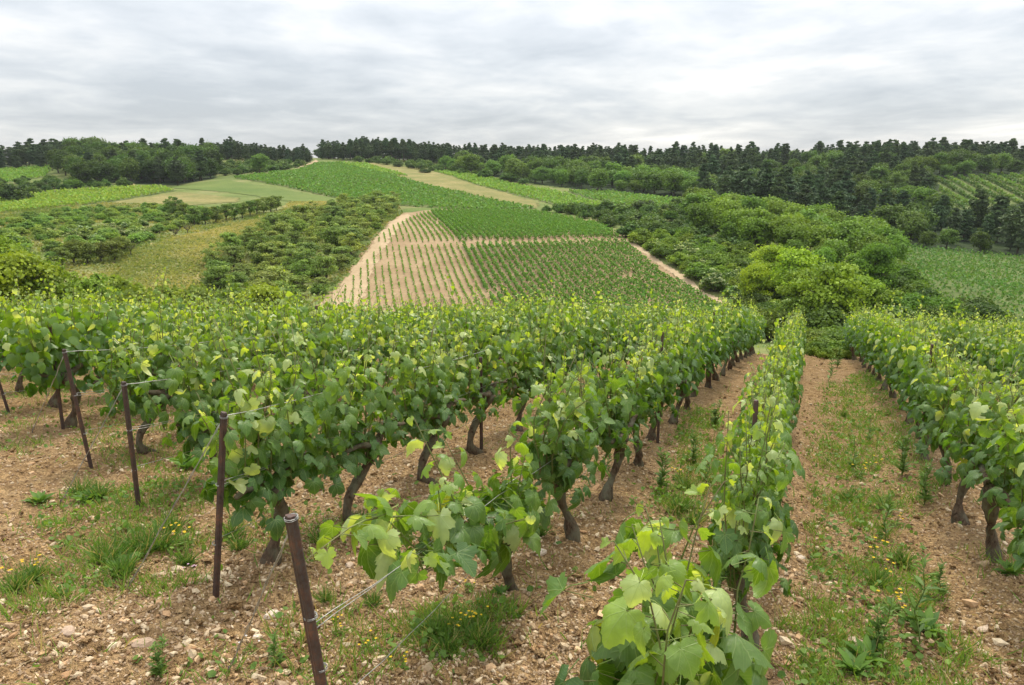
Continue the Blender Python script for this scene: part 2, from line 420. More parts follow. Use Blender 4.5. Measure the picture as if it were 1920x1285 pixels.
def relief(x, y):
    """clods, furrows and the slight mound the vines stand on"""
    lat = x * RQ[0] + y * RQ[1]; d = np.abs(((lat + .06) / 1.22 + .5) % 1 - .5) * 1.22
    r = .05 * np.exp(-(d / .22) ** 2) + .05 * (fbm(x, y, .9, 3) - .5) + .055 * (fbm(x, y, .22, 11) - .5)
    fade = np.clip(1.3 - y / 9, .15, 1)
    return r + .05 * (fbm(x, y, .07, 23, 2) - .5) * fade
def build_near_ground():
    rr = .35 * np.exp(np.linspace(0, math.log(46 / .35), 560)); th = np.radians(np.linspace(-64, 64, 470))
    T, Q = np.meshgrid(th, rr); X, Y = Q * np.sin(T), Q * np.cos(T)
    Z = terr_z(X, Y) + relief(X, Y)
    link('ground', grid_mesh('ground', X, Y, Z, M_SOIL), kind='structure')
build_near_ground()
def near_h(x, y): return float(terr_z(x, y)[0] + relief(np.float64(x), np.float64(y)))
def near_hs(x, y): return terr_z(x, y) + relief(x, y)

def world_poly(pxs): return np.array([cast(*p) for p in pxs])
def sheet(name, pxs, dz, mat, res, kind='structure', ragged=1.0):
    P = world_poly(pxs); lo, hi = P.min(0), P.max(0)
    xs = np.arange(lo[0], hi[0] + res, res); ys = np.arange(lo[1], hi[1] + res, res)
    X, Y = np.meshgrid(xs, ys); cx, cy = X[:-1, :-1] + res / 2, Y[:-1, :-1] + res / 2
    jx = (fbm(cx, cy, 4.0, 5) - .5) * 3 * ragged + (vnoise(cx / .7, cy / .7, 9) - .5) * .9 * ragged
    jy = (fbm(cx, cy, 4.0, 15) - .5) * 3 * ragged + (vnoise(cx / .7, cy / .7, 19) - .5) * .9 * ragged
    ok = inside(P, cx + jx, cy + jy)
    i = np.arange(X.size).reshape(X.shape); a, b, c, d = i[:-1, :-1][ok], i[:-1, 1:][ok], i[1:, 1:][ok], i[1:, :-1][ok]
    t = np.concatenate([np.stack([a, b, c], -1), np.stack([a, c, d], -1)]); used = np.unique(t)
    mp = np.zeros(X.size, np.int64); mp[used] = np.arange(len(used))
    x, y = X.ravel()[used], Y.ravel()[used]; g = Geo(); g.add(np.stack([x, y, terr_z(x, y) + dz], -1), mp[t])
    link(name, g.mesh(name, mat, tint=False), kind=kind); return P
PX_SOIL = [(600,572),(676,482),(748,404),(762,400),(822,393),(1000,396),(1125,420),(1176,452),(1380,586),(1390,640),(540,640)]
PX_TRACK = [(604,570),(680,484),(750,406),(768,402),(772,408),(722,462),(700,500),(668,580),(640,640),(540,640)]
PX_PATHR = [(1166,453),(1174,451),(1290,524),(1378,582),(1368,585),(1282,528)]
PX_BIG = [(436,335),(500,327),(560,319),(592,307),(640,306),(760,337),(900,371),(1004,391),(940,396),(760,387),(640,374),(540,352)]
PX_UP1 = [(628,306),(690,308),(765,331),(735,328),(700,322)]
PX_UPC = [(812,322),(872,322),(960,346),(1062,364),(1172,394),(1080,392),(1010,377),(880,343)]
PX_UPD = [(1064,359),(1150,361),(1290,377),(1232,402),(1172,390)]
PX_LEFT = [(-60,380),(0,373),(130,358),(290,351),(330,358),(200,380),(0,400),(-60,408)]
PX_LEFT2 = [(-60,322),(0,318),(100,312),(84,333),(0,345),(-60,350)]
PX_RIGHT = [(1664,458),(1800,472),(1920,484),(2020,494),(2040,660),(1830,645),(1740,545)]
PX_TERR = [(1752,337),(1920,331),(2000,332),(2000,388),(1900,384),(1790,396)]
sheet('meadow', [(150,535),(240,470),(380,436),(520,402),(540,380),(650,379),(610,398),(520,430),(430,470),(380,530),(330,560)], .10, M_MEADOW, .6)
sheet('dry_strip', [(640,306),(700,306),(800,316),(852,334),(1012,380),(1004,391),(880,364),(760,335)], .10, M_DRY, 1.0)
sheet('dry_strip', [(200,382),(330,360),(450,372),(440,380),(300,390),(240,388)], .10, M_DRY, .8)
sheet('green_strip', [(310,352),(420,338),(470,346),(650,376),(640,381),(540,378),(450,364)], .12, M_LUSH, .8)
sheet('green_strip', [(590,560),(660,478),(740,400),(760,392),(830,389),(850,395),(764,401),(686,478),(606,570)], .05, M_LUSH, .5)
sheet('bare_field', PX_SOIL, .09, M_FSOIL, .4)
sheet('dirt_track', PX_TRACK, .13, M_TRACK, .35, ragged=.7)
sheet('dirt_track', PX_PATHR, .14, M_TRACK, .35, ragged=.5)
sheet('dirt_track', [(592,300),(598,304),(560,320),(530,328),(522,326),(556,316),(582,306)], .12, M_TRACK, .8, ragged=.4)
sheet('dirt_track', [(244,345),(252,345),(258,358),(246,358)], .14, M_TRACK, .5, ragged=.3)
for p in (PX_BIG, PX_UP1, PX_UPC, PX_UPD, PX_LEFT, PX_LEFT2, PX_RIGHT, PX_TERR): sheet('vineyard_floor', p, .10, M_VGROUND, 1.0)
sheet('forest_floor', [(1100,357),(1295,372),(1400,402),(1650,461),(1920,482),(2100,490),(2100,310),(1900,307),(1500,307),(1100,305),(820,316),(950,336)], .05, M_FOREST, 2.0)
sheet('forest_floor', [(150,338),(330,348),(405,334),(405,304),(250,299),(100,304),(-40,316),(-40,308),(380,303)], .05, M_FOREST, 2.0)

# ------------------------------------------------------------------ far vineyards
CARD = (np.array([(-.5, -.12, 0), (0, -.5, .06), (.5, -.08, 0), (.32, .34, .1), (-.05, .52, 0), (-.36, .3, .08)]), np.array([(0, 1, 2), (0, 2, 3), (0, 3, 5), (5, 3, 4)]))
QUAD = (np.array([(-.5, -.3, 0), (.1, -.5, .08), (.5, .25, 0), (-.15, .5, .1)]), np.array([(0, 1, 2), (0, 2, 3)]))
def rand_frames(r, n, up=.4):
    v = r.normal(size=(n, 3)); v[:, 2] += up; return frames(v, r.normal(size=(n, 3)))
def row_plants(g, x, y, r, h, w, cards, size, col, jitter=.25, along=(0, 1)):
    n = len(x) * cards
    if n == 0: return
    bx, by = np.repeat(x, cards), np.repeat(y, cards)
    hh = np.repeat(h * r.uniform(.75, 1.15, len(x)), cards)
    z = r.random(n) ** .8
    q = r.normal(0, .34, n)
    loc = np.stack([bx + q * along[0], by + q * along[1], terr_z(bx, by) + .12 + z * hh], -1)
    loc[:, :2] += r.normal(0, w * .4, (n, 2))
    F = rand_frames(r, n, .5) * (size * r.uniform(.6, 1.3, n))[:, None, None]
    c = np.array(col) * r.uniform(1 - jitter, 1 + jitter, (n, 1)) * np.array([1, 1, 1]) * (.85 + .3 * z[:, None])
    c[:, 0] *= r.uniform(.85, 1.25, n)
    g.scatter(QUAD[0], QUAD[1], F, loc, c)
FD = nrm(np.array([-.185, .983])); FP = np.array([FD[1], -FD[0]])
def far_rows():
    r = np.random.default_rng(31)
    up = world_poly([(700,456),(742,424),(790,402),(822,396),(1000,399),(1122,423),(1160,449),(880,455)])
    lo = world_poly([(640,640),(632,560),(680,500),(712,464),(880,462),(1165,457),(1362,583),(1380,650)])
    ref = np.array(cast(921, 563)) @ FP
    for poly, nm, lab in ((lo, 'lower', 'row of vines in the lower block of the opposite slope'), (up, 'upper', 'row of vines in the upper block of the opposite slope')):
        offs = (poly @ FP)
        k0, k1 = math.ceil((offs.min() - ref) / 1.27), math.floor((offs.max() - ref) / 1.27)
        n = 0
        for k in range(k0, k1 + 1):
            s = np.arange((poly @ FD).min(), (poly @ FD).max(), .8)
            p = FP[None] * (ref + k * 1.27) + FD[None] * s[:, None] + r.normal(0, .04, (len(s), 2))
            p = p[inside(poly, p[:, 0], p[:, 1])]
            young = k < 0
            if young:
                v = np.clip(1 + k / 14, .25, 1); keep = r.random(len(p)) < .62 + .36 * v
                gap = vnoise(p[:, 0] / 6, p[:, 1] / 6, 44) > .12
                p = p[keep & gap]; h, w, cards, size = .40 + .4 * v, .14, 8 + int(7 * v), .25
                col = (.10, .185, .038)
            else:
                hole = vnoise(p[:, 0] / 4, p[:, 1] / 4, 71) > (.16 if k < 6 else .07)
                p = p[hole]; h, w, cards, size, col = 1.12, .27, 21, .30, (.075, .160, .028)
            if len(p) < 3: continue
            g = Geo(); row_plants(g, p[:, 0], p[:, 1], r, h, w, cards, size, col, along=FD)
            n += 1
            if young: l, gr = 'thin row of young vines, %s left of the dense ones, %s block of opposite slope' % (ORD[-k], nm), 'thin young vine rows in the %s block' % nm
            else: l, gr = 'dense vine row, %s right of the young ones, %s block of opposite slope' % (ORD[k + 1] if k < 30 else 'far', nm), 'dense vine rows in the %s block' % nm
            link('vine_row', g.mesh('vine_row', M_CROWN, smooth=False), label=l, category='vine row', group=gr)
far_rows()
def field(pxs, ang, spacing, step, cards, size, h, col, seed, label):
    r = np.random.default_rng(seed); P = world_poly(pxs)
    D = np.array([math.sin(ang), math.cos(ang)]); Q = np.array([D[1], -D[0]])
    a = np.arange((P @ Q).min(), (P @ Q).max(), spacing); s = np.arange((P @ D).min(), (P @ D).max(), step)
    A, B = np.meshgrid(a, s); A = A.ravel() + r.normal(0, .08, A.size); B = B.ravel() + r.normal(0, .3, B.size)
    p = A[:, None] * Q + B[:, None] * D; p = p[inside(P, p[:, 0], p[:, 1])]
    p = p[vnoise(p[:, 0] / 5, p[:, 1] / 5, seed) > .06]
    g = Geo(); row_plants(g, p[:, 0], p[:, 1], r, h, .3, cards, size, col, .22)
    link('vineyard_foliage', g.mesh('vineyard_foliage', M_CROWN, smooth=False), kind='stuff', label=label)
    return len(p)
VG = (.088, .172, .038)
field(PX_BIG, R(-50), 1.6, 1.2, 5, .75, .9, VG, 1, 'wide green vineyard rising to the ridge')
field(PX_UP1, R(-50), 1.6, 1.4, 4, .8, .9, (.14, .235, .05), 2, 'narrow vineyard strip under the ridge')
field(PX_UPC, R(55), 1.6, 1.3, 4, .8, .9, (.135, .23, .048), 3, 'pale green vineyard below the forest edge')
field(PX_UPD, R(20), 1.6, 1.3, 4, .75, .9, (.105, .19, .045), 4, 'small vineyard in the bend of the forest edge')
field(PX_LEFT, R(80), 1.6, 1.2, 5, .7, .9, (.16, .24, .045), 5, 'light green vineyard below the wood')
field(PX_LEFT2, R(80), 1.6, 1.4, 4, .8, .9, (.12, .215, .042), 6, 'small vineyard beside the wood')
field(PX_RIGHT, R(-38), 1.5, 1.0, 5, .42, .9, (.070, .140, .036), 7, 'vineyard on the valley floor beyond the robinias')

# ------------------------------------------------------------------ trees and shrubs
def limb(r, p0, p1, r0, r1, n=6, wob=.06):
    p0, p1 = np.array(p0, float), np.array(p1, float); t = np.linspace(0, 1, n)[:, None]
    L = np.linalg.norm(p1 - p0); p = p0 + (p1 - p0) * t + r.normal(0, wob * L, (n, 3)) * (t * (1 - t) * 4)
    return p, r0 + (r1 - r0) * t[:, 0]
def make_broadleaf(seed, lobes, cards, size, shape=(.5, .5, .42), zc=.56, kind='round', cols=((.055, .10, .022), (.10, .165, .032))):
    """unit tree, 1 m tall; crown lobes of leaf sprays round limbs"""
    r = np.random.default_rng(seed); tr = Geo(); cr = Geo()
    top = np.array([r.normal(0, .03), r.normal(0, .03), .55]); p, rad = limb(r, (0, 0, -.03), top, .034, .016, 7, .03); tr.tube(p, rad, 7)
    c0, c1 = np.array(cols[0]), np.array(cols[1])
    for i in range(lobes):
        a = i * 2.4 + r.uniform(-.4, .4); q = math.sqrt((i + .5) / lobes)
        u = r.uniform(-1, 1); rr = math.sqrt(max(0, 1 - u * u * .8)) * r.uniform(.55, .95) * (q if kind == 'spread' else 1)
        c = np.array([math.cos(a) * rr * shape[0] * .72, math.sin(a) * rr * shape[1] * .72, zc + u * shape[2] * .72])
        s = r.uniform(.09, .18) * (1.15 if kind == 'round' else 1)
        st = np.array([0, 0, r.uniform(.15, .5)]); p, rad = limb(r, st, c, .013, .004, 5); tr.tube(p, rad, 5)
        n = int(cards / lobes); d = nrm(r.normal(size=(n, 3))); d[:, 2] = np.where((d[:, 2] < -.25) & (r.random(n) < .6), -d[:, 2], d[:, 2])
        rad_ = s * np.where(r.random(n) < .3, np.abs(r.normal(1.0, .4, n)), .4 + .7 * r.random(n) ** .5)
        flat = .5 if kind == 'spread' else .75
        loc = c + d * rad_[:, None] * np.array([1, 1, flat])
        # sprays break the outline
        loc += nrm(r.normal(size=(n, 3))) * (.028 * r.random(n) ** 3 * 2)[:, None]
        nn = d * .8 + r.normal(0, .55, (n, 3)) + np.array([0, 0, .35])
        F = frames(nn, d + r.normal(0, .6, (n, 3)) + np.array([0, 0, -.4])) * (size * r.uniform(.55, 1.35, n))[:, None, None]
        f = np.clip(.38 + .5 * r.normal(0, .5) + .45 * (r.random(n) - .5), 0, 1)[:, None]
        cr.scatter(CARD[0], CARD[1], F, loc, (c0 * (1 - f) + c1 * f) * r.uniform(.8, 1.2, (n, 1)))
    return tr.mesh('trunk', M_BARK, tint=False), cr.mesh('crown', M_CROWN, smooth=False)
def make_pine(seed, cards, size, bare=.35, width=.26, flat=True, cols=((.020, .036, .016), (.048, .075, .028))):
    r = np.random.default_rng(seed); tr = Geo(); cr = Geo()
    p, rad = limb(r, (0, 0, -.03), (r.normal(0, .02), r.normal(0, .02), .93), .02, .005, 8, .012); tr.tube(p, rad, 6)
    c0, c1 = np.array(cols[0]), np.array(cols[1]); tiers = 9
    for i in range(tiers):
        t = (i + r.uniform(-.2, .2)) / (tiers - 1); z = bare + (.97 - bare) * t
        w = width * ((1 - t ** 2.6) * (.75 + .25 * math.sin(seed + 3 * t)) + .22) * r.uniform(.75, 1.15) * (.6 + .4 * min(1, t * 4))
        nb = 5 if i < tiers - 1 else 2
        for j in range(nb):
            a = j * 2 * math.pi / nb + i * 1.3 + r.uniform(-.5, .5); q = w * r.uniform(.55, 1.05)
            c = np.array([math.cos(a) * q * .75, math.sin(a) * q * .75, z + r.normal(0, .018)])
            p, rad = limb(r, (0, 0, z - .03), c, .006, .002, 4); tr.tube(p, rad, 4, cap=False)
            n = int(cards / (tiers * nb)); d = nrm(r.normal(size=(n, 3)))
            s = (.035 + .36 * w) * r.uniform(.8, 1.2)
            loc = c + d * (s * (.4 + .65 * r.random(n)))[:, None] * np.array([1, 1, .48])
            F = frames(d + r.normal(0, .6, (n, 3)) + np.array([0, 0, .3]), d * np.array([1, 1, .2]) + r.normal(0, .5, (n, 3))) * (size * r.uniform(.5, 1.3, n))[:, None, None]
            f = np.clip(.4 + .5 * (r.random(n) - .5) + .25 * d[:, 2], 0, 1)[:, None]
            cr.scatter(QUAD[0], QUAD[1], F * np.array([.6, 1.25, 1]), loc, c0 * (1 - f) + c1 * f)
    return tr.mesh('trunk', M_BARK, tint=False), cr.mesh('crown', M_NEEDLE, smooth=False)
def make_shrub(seed, cards, size, cols=((.050, .095, .024), (.115, .175, .036)), flowers=False, spray=.25):
    r = np.random.default_rng(seed); tr = Geo(); cr = Geo(); c0, c1 = np.array(cols[0]), np.array(cols[1])
    nl = 19
    for i in range(nl):
        a = i * 2.4; q = math.sqrt((i + .3) / nl) * .42; h = r.uniform(.40, .95) * (1 - .5 * (q / .45) ** 2)
        c = np.array([math.cos(a) * q, math.sin(a) * q, h * .72]); s = r.uniform(.11, .22)
        p, rad = limb(r, (r.normal(0, .04), r.normal(0, .04), -.04), c, .013, .004, 5); tr.tube(p, rad, 5)
        n = cards // nl; d = nrm(r.normal(size=(n, 3))); d[:, 2] = np.abs(d[:, 2]) * np.where(r.random(n) < .25, -1, 1)
        ext = np.where(r.random(n) < spray, r.uniform(1, 1.6, n), .5 + .55 * r.random(n) ** .5)
        loc = c + d * (s * ext)[:, None]; loc[:, 2] = np.maximum(loc[:, 2], .02 + .05 * r.random(n))
        F = frames(d * .8 + r.normal(0, .6, (n, 3)) + np.array([0, 0, .3]), d + r.normal(0, .6, (n, 3))) * (size * r.uniform(.5, 1.3, n))[:, None, None]
        f = np.clip(.4 + .3 * r.normal() + .5 * (r.random(n) - .5), 0, 1)[:, None]; col = (c0 * (1 - f) + c1 * f) * r.uniform(.8, 1.2, (n, 1))
        if flowers:
            w = (d[:, 2] > .35) & (r.random(n) < .5); col[w] = np.array([.34, .38, .24]) * r.uniform(.7, 1.1, (w.sum(), 1))
        cr.scatter(CARD[0], CARD[1], F, loc, col)
    return tr.mesh('stem', M_BARK, tint=False), cr.mesh('crown', M_CROWN, smooth=False)
PB = [make_broadleaf(100 + i, 26 + 2 * i, 3200, .052, shape=(.46 + .05 * (i % 3), .5, .40), zc=.54) for i in range(5)]
PBN = [make_broadleaf(120 + i, 44, 9500, .036, shape=(.64, .60, .46), zc=.55, kind='spread', cols=((.075, .13, .022), (.17, .245, .036))) for i in range(3)]
PO = [make_broadleaf(140 + i, 26, 2300, .048, shape=(.66, .62, .42), zc=.52, kind='spread', cols=((.062, .095, .026), (.115, .155, .042))) for i in range(4)]
PP = [make_pine(160 + i, 2400, .058, bare=(.10, .16, .26, .2)[i], width=(.27, .23, .24, .3)[i]) for i in range(4)]
PT = [make_pine(170 + i, 1900, .055, bare=(.42, .5, .36)[i], width=.22) for i in range(3)]
PS = [make_shrub(180 + i, 2000, .085) for i in range(4)]
PSF = [make_shrub(190 + i, 2000, .085, flowers=True) for i in range(2)]
PSN = [make_shrub(195 + i, 4200, .06, cols=((.075, .12, .024), (.16, .215, .036)), spray=.2) for i in range(3)]
TR = np.random.default_rng(77)
def plant(name, proto, x, y, h, label, cat, group=None, tint=(1, 1, 1), wide=1.0, dz=0.0):
    o = thing(name, label, cat, (x, y, ground_z(x, y) + dz), TR.uniform(0, 6.28), (h * wide * TR.uniform(.92, 1.08), h * wide * TR.uniform(.92, 1.08), h), group)
    link('stem' if 'shrub' in name or 'bush' in name else 'trunk', proto[0], o); c = link('crown', proto[1], o)
    v = TR.uniform(.82, 1.2); c.color = (tint[0] * v * TR.uniform(.88, 1.16), tint[1] * v, tint[2] * v * TR.uniform(.85, 1.15), 1)
    return o
def spread(pxs, gap, seed, most=400, keep=None):
    r = np.random.default_rng(seed); P = world_poly(pxs); lo, hi = P.min(0), P.max(0); got = []
    cell = {}
    for _ in range(int(14 * (hi[0] - lo[0]) * (hi[1] - lo[1]) / gap ** 2) + 200):
        x, y = r.uniform(lo[0], hi[0]), r.uniform(lo[1], hi[1])
        if not inside(P, np.float64(x), np.float64(y)): continue
        k = (int(x // gap), int(y // gap))
        if any((x - a) ** 2 + (y - b) ** 2 < gap * gap for i in (-1, 0, 1) for j in (-1, 0, 1) for a, b in cell.get((k[0] + i, k[1] + j), ())): continue
        cell.setdefault(k, []).append((x, y)); got.append((x, y))
        if len(got) >= most: break
    return got
pick = lambda L: L[int(TR.integers(len(L)))]
COUNT = {}
def region(x, y, which):
    px, py = proj(x, y, ground_z(x, y))
    if which == 'forest':
        if px > 1700: return 'above the right-hand terraces' if py < 345 else 'around and below the right-hand terraces'
        return 'over the pale vineyards' if px < 1060 else 'over the forest-bend vineyard' if px < 1320 else 'beyond the copse, upper slope' if py < 345 else 'beyond the copse, lower slope'
    if which == 'orchard': return 'at its upper end' if y > 185 else 'in its middle' if y > 145 else 'at its near end'
    return 'at the left edge' if px < 110 else 'in the middle' if px < 240 else 'towards the line of cherry trees'
def many(name, protos, pts, h, label0, cat, group0, tint=(1, 1, 1), wide=(.9, 1.15), which=None):
    for x, y in pts:
        label, group = label0, group0
        if which: label = label0 + ', ' + region(x, y, which); group = group0 + ', ' + region(x, y, which)
        COUNT[name] = COUNT.get(name, 0) + 1
        plant(name, pick(protos), x, y, TR.uniform(*h), label, cat, group, tint, TR.uniform(*wide))

# the wood that closes the ridge on the right: pines above, broadleaves below
PX_FOREST = [(826,319),(950,337),(1100,357),(1295,371),(1400,402),(1650,460),(1800,472),(1920,481),(1980,484),(1980,448),(1900,446),(1800,442),(1745,400),(1740,338),(1850,330),(1980,328),(1980,307),(1500,306),(1200,304),(900,304)]
def forest():
    pts = spread(PX_FOREST, 6.9, 5, 1200); npine = nb = 0
    order = sorted(pts, key=lambda p: p[1])
    for x, y in order:
        px, py = proj(x, y, ground_z(x, y)); m = vnoise(x / 26, y / 26, 3) + .25 * (vnoise(x / 8, y / 8, 8) - .5)
        edge = px < 1300 and py > 318 + (px - 830) * .085
        upper = np.clip((330 - py) / 25, 0, 1)
        if not edge and m + .4 * upper > .50 and px > 1330 or (m + .55 * upper > .6 and not edge):
            if npine >= 290: continue
            npine += 1
            plant('pine_tree', pick(PP), x, y, TR.uniform(7, 13.5), 'dark pine in the hillside forest, ' + region(x, y, 'forest'), 'tree', 'forest pines ' + region(x, y, 'forest'), wide=TR.uniform(1.0, 1.35))
        else:
            if nb >= 290: continue
            nb += 1
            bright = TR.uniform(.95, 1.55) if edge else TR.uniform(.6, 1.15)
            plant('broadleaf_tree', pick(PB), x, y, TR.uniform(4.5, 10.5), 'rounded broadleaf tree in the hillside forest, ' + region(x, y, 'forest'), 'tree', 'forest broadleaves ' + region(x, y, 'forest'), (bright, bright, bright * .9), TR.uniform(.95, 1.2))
    many('terrace_bush', PS, spread([(1770,402),(1990,392),(1990,450),(1900,448),(1800,444)], 4.5, 6, 60), (1.6, 3.2), 'low bush on the bank under the right-hand terraces', 'shrub', 'bushes under the right-hand terraces', (.8, .9, .7), (1.2, 1.7))
    print('forest', len(pts), npine, nb)
forest()
# pines on the skyline
def skyline():
    for px in np.concatenate([np.arange(604, 842, 4.2), np.arange(606, 842, 5.0)]):
        x, y = at_px(px + TR.uniform(-2, 2), TR.uniform(462, 500)); t = 655 < px < 770 and TR.random() < .75
        plant('tall_pine', pick(PT if t else PP), x, y, TR.uniform(9.5, 13.5) * (1 if t else .85), 'tall bare-stemmed pine on the ridge, light showing between the trunks' if t else 'dark pine on the ridge where the skyline dips', 'tree', 'bare-stemmed pines on the ridge' if t else 'pines where the ridge dips')
    for px in np.arange(1180, 1950, 7.5):
        x, y = at_px(px + TR.uniform(-3, 3), TR.uniform(455, 480)); k = 1.2 if 1262 < px < 1345 else 1
        plant('tall_pine', pick(PP), x, y, TR.uniform(5.5, 11.5) * k, 'dark pine standing along the skyline of the right-hand ridge', 'tree', 'skyline pines of the right-hand ridge')
    for px in np.concatenate([np.arange(836, 1180, 6), np.arange(838, 1180, 8)]):
        x, y = at_px(px + TR.uniform(-3, 3), TR.uniform(475, 520))
        plant('tall_pine', pick(PP), x, y, TR.uniform(6.5, 11.5), 'dark pine along the middle of the skyline above the pale vineyards', 'tree', 'skyline pines of the middle ridge')
    for px in np.concatenate([np.arange(384, 584, 6), np.arange(386, 582, 8)]):
        x, y = at_px(px + TR.uniform(-3, 3), TR.uniform(425, 450)); k = 1.25 if px < 440 else (.8 if px > 545 and px < 552 else 1)
        plant('tall_pine', pick(PP), x, y, TR.uniform(6, 9.5) * k, 'dark pine on the ridge between the wood and the road gap', 'tree', 'pines between the wood and the road gap')
skyline()
def skyline_fill():
    for px in np.arange(600, 1960, 8):
        x, y = at_px(px + TR.uniform(-4, 4), TR.uniform(440, 470) if px > 1180 else TR.uniform(478, 505)); b = TR.uniform(.5, .85)
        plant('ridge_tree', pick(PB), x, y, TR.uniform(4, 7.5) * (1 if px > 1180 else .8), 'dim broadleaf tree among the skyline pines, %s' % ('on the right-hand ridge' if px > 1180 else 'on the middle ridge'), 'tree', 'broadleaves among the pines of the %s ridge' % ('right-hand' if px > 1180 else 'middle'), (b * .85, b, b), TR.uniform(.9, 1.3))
skyline_fill()
# the wood on the left-hand hill
def left_wood():
    for i, (x, y) in enumerate(spread([(150,339),(210,344),(330,349),(402,335),(398,310),(330,302),(250,299),(120,302),(0,312),(-50,316),(-50,322),(80,316)], 6.5, 9, 170)):
        px, py = proj(x, y, ground_z(x, y))
        if px < 110 or TR.random() < .25:
            plant('pine_tree', pick(PP), x, y, TR.uniform(9, 12.5), 'dark pine in the wood on the left-hand hill', 'tree', 'pines of the left-hand wood', wide=TR.uniform(1.1, 1.4))
        else:
            b = TR.uniform(.5, .95); plant('wood_tree', pick(PB), x, y, TR.uniform(8.5, 13), 'leafy tree in the wood on the left-hand hill', 'tree', 'leafy trees of the left-hand wood', (b * .95, b, b * .95), TR.uniform(.85, 1.1))
    for px, Y, h, w in ((350, 318, 11, 1.1), (330, 312, 10, 1.0), (200, 300, 9, 1.2), (155, 298, 9.5, .9), (300, 315, 10, .9), (265, 318, 9, .9), (375, 322, 9, 1)):
        x, y = at_px(px, Y); plant('broadleaf_tree', pick(PB), x, y, h, 'dark tree on the lower edge of the left-hand wood', 'tree', 'trees on the lower edge of the wood', (.55, .6, .6), w)
    many('shrub', PS, spread([(400,318),(440,310),(560,308),(575,312),(520,322),(440,330),(400,332)], 5, 12, 40), (2.5, 4.5), 'bush below the skyline pines left of the farm road', 'shrub', 'bushes below the skyline pines', (.75, .8, .7), (1.1, 1.6))
    many('shrub', PS, spread([(0,345),(60,340),(150,345),(250,352),(130,358),(0,372),(-40,376)], 6, 13, 40), (2.5, 4.2), 'scrub bush below the left-hand wood', 'shrub', 'scrub below the left-hand wood', (.7, .78, .65), (1.1, 1.7))
    many('shrub', PS, spread([(640,303),(760,305),(860,318),(1000,342),(980,347),(840,324),(700,307)], 7, 14, 40), (2.5, 5), 'bush along the foot of the ridge pines', 'shrub', 'bushes along the foot of the ridge pines', (.85, .9, .75), (1.1, 1.5))
left_wood()
many('wood_tree', PB, [at_px(px + TR.uniform(-12, 12), TR.uniform(300, 420)) for px in range(-420, 0, 14)], (7, 12), 'leafy tree of the wood beyond the left edge', 'tree', 'wood continuing to the left', (.75, .75, .7))
many('ridge_tree', PB, [at_px(px + TR.uniform(-12, 12), TR.uniform(300, 460)) for px in range(1990, 2360, 14)], (6, 11), 'leafy tree of the forest beyond the right edge', 'tree', 'forest continuing to the right', (.75, .8, .7))
many('scrub_bush', PS, [at_px(px + TR.uniform(-15, 15), TR.uniform(70, 220)) for px in range(-420, -40, 12)], (2, 4), 'scrub bush of the orchard beyond the left edge', 'shrub', 'scrub continuing to the left', (1.4, 1.3, 1.1), (1.2, 1.8))
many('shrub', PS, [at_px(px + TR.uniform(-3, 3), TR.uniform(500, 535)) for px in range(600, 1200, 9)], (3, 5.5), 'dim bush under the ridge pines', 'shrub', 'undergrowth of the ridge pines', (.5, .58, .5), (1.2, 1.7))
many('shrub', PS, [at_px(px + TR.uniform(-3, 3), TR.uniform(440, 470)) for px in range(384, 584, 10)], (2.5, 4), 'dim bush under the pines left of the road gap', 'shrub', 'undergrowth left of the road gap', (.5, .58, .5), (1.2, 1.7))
x, y = at_px(487, 345); plant('willow_tree', PBN[0], x, y, 8.6, 'pale round grey-green tree standing alone left of the farm road', 'tree', None, (1.05, 1.05, 1.6), .95)
x, y = at_px(28, 250); plant('dark_bush', PS[1], x, y, 6.5, 'dark round bush at the left edge above the light green vineyard', 'shrub', None, (.45, .5, .5), 1.35)
x, y = at_px(1207, 228); plant('dark_bush', PS[2], x, y, 4.6, 'dark round bush standing alone below the small vineyard in the forest bend', 'shrub', None, (.5, .55, .5), 1.6)
x, y = at_px(798, 385); plant('dark_bush', PS[0], x, y, 2.6, 'low dark bush alone on the dry strip under the ridge', 'shrub', None, (.55, .6, .5), 2.2)
x, y = at_px(664, 158); plant('young_tree', PO[1], x, y, 3.3, 'small upright tree at the orchard edge beside the dirt track', 'tree', None, (.9, 1.1, .9), .9)
x, y = at_px(1135, 212); plant('dark_bush', PS[3], x, y, 5.0, 'dark bush at the top corner of the dense vine block', 'shrub', None, (.55, .62, .5), 1.2)

# orchards on the left
ol = 'cherry tree in the overgrown orchard beside the dirt track'
many('orchard_tree', PO, spread([(400,545),(395,505),(440,468),(540,424),(650,384),(742,380),(742,392),(690,446),(640,505),(600,552),(480,575)], 3.6, 21, 190), (2.5, 5.0), ol, 'tree', 'orchard trees beside the dirt track', (1.75, 1.65, 1.55), (.95, 1.4), 'orchard')
many('undergrowth_bush', PS, spread([(400,545),(395,505),(440,468),(540,424),(650,384),(742,380),(742,392),(690,446),(640,505),(600,552),(480,575)], 5.5, 22, 80), (1.2, 2.4), 'low undergrowth bush between the orchard trees beside the dirt track', 'shrub', 'undergrowth of the orchard', (1.7, 1.5, 1.3), (1.2, 1.8))
for i, (px, Y) in enumerate(((365,175),(385,178),(405,181),(425,186),(440,190),(455,194),(470,198),(482,202),(495,206),(508,210),(518,216),(345,190),(330,200),(320,206))):
    x, y = at_px(px, Y); plant('orchard_tree', pick(PO), x, y, TR.uniform(4, 5.2), 'cherry tree in the single line along the top of the meadow', 'tree', 'line of cherry trees along the meadow', (1.2, 1.25, 1.1), .95)
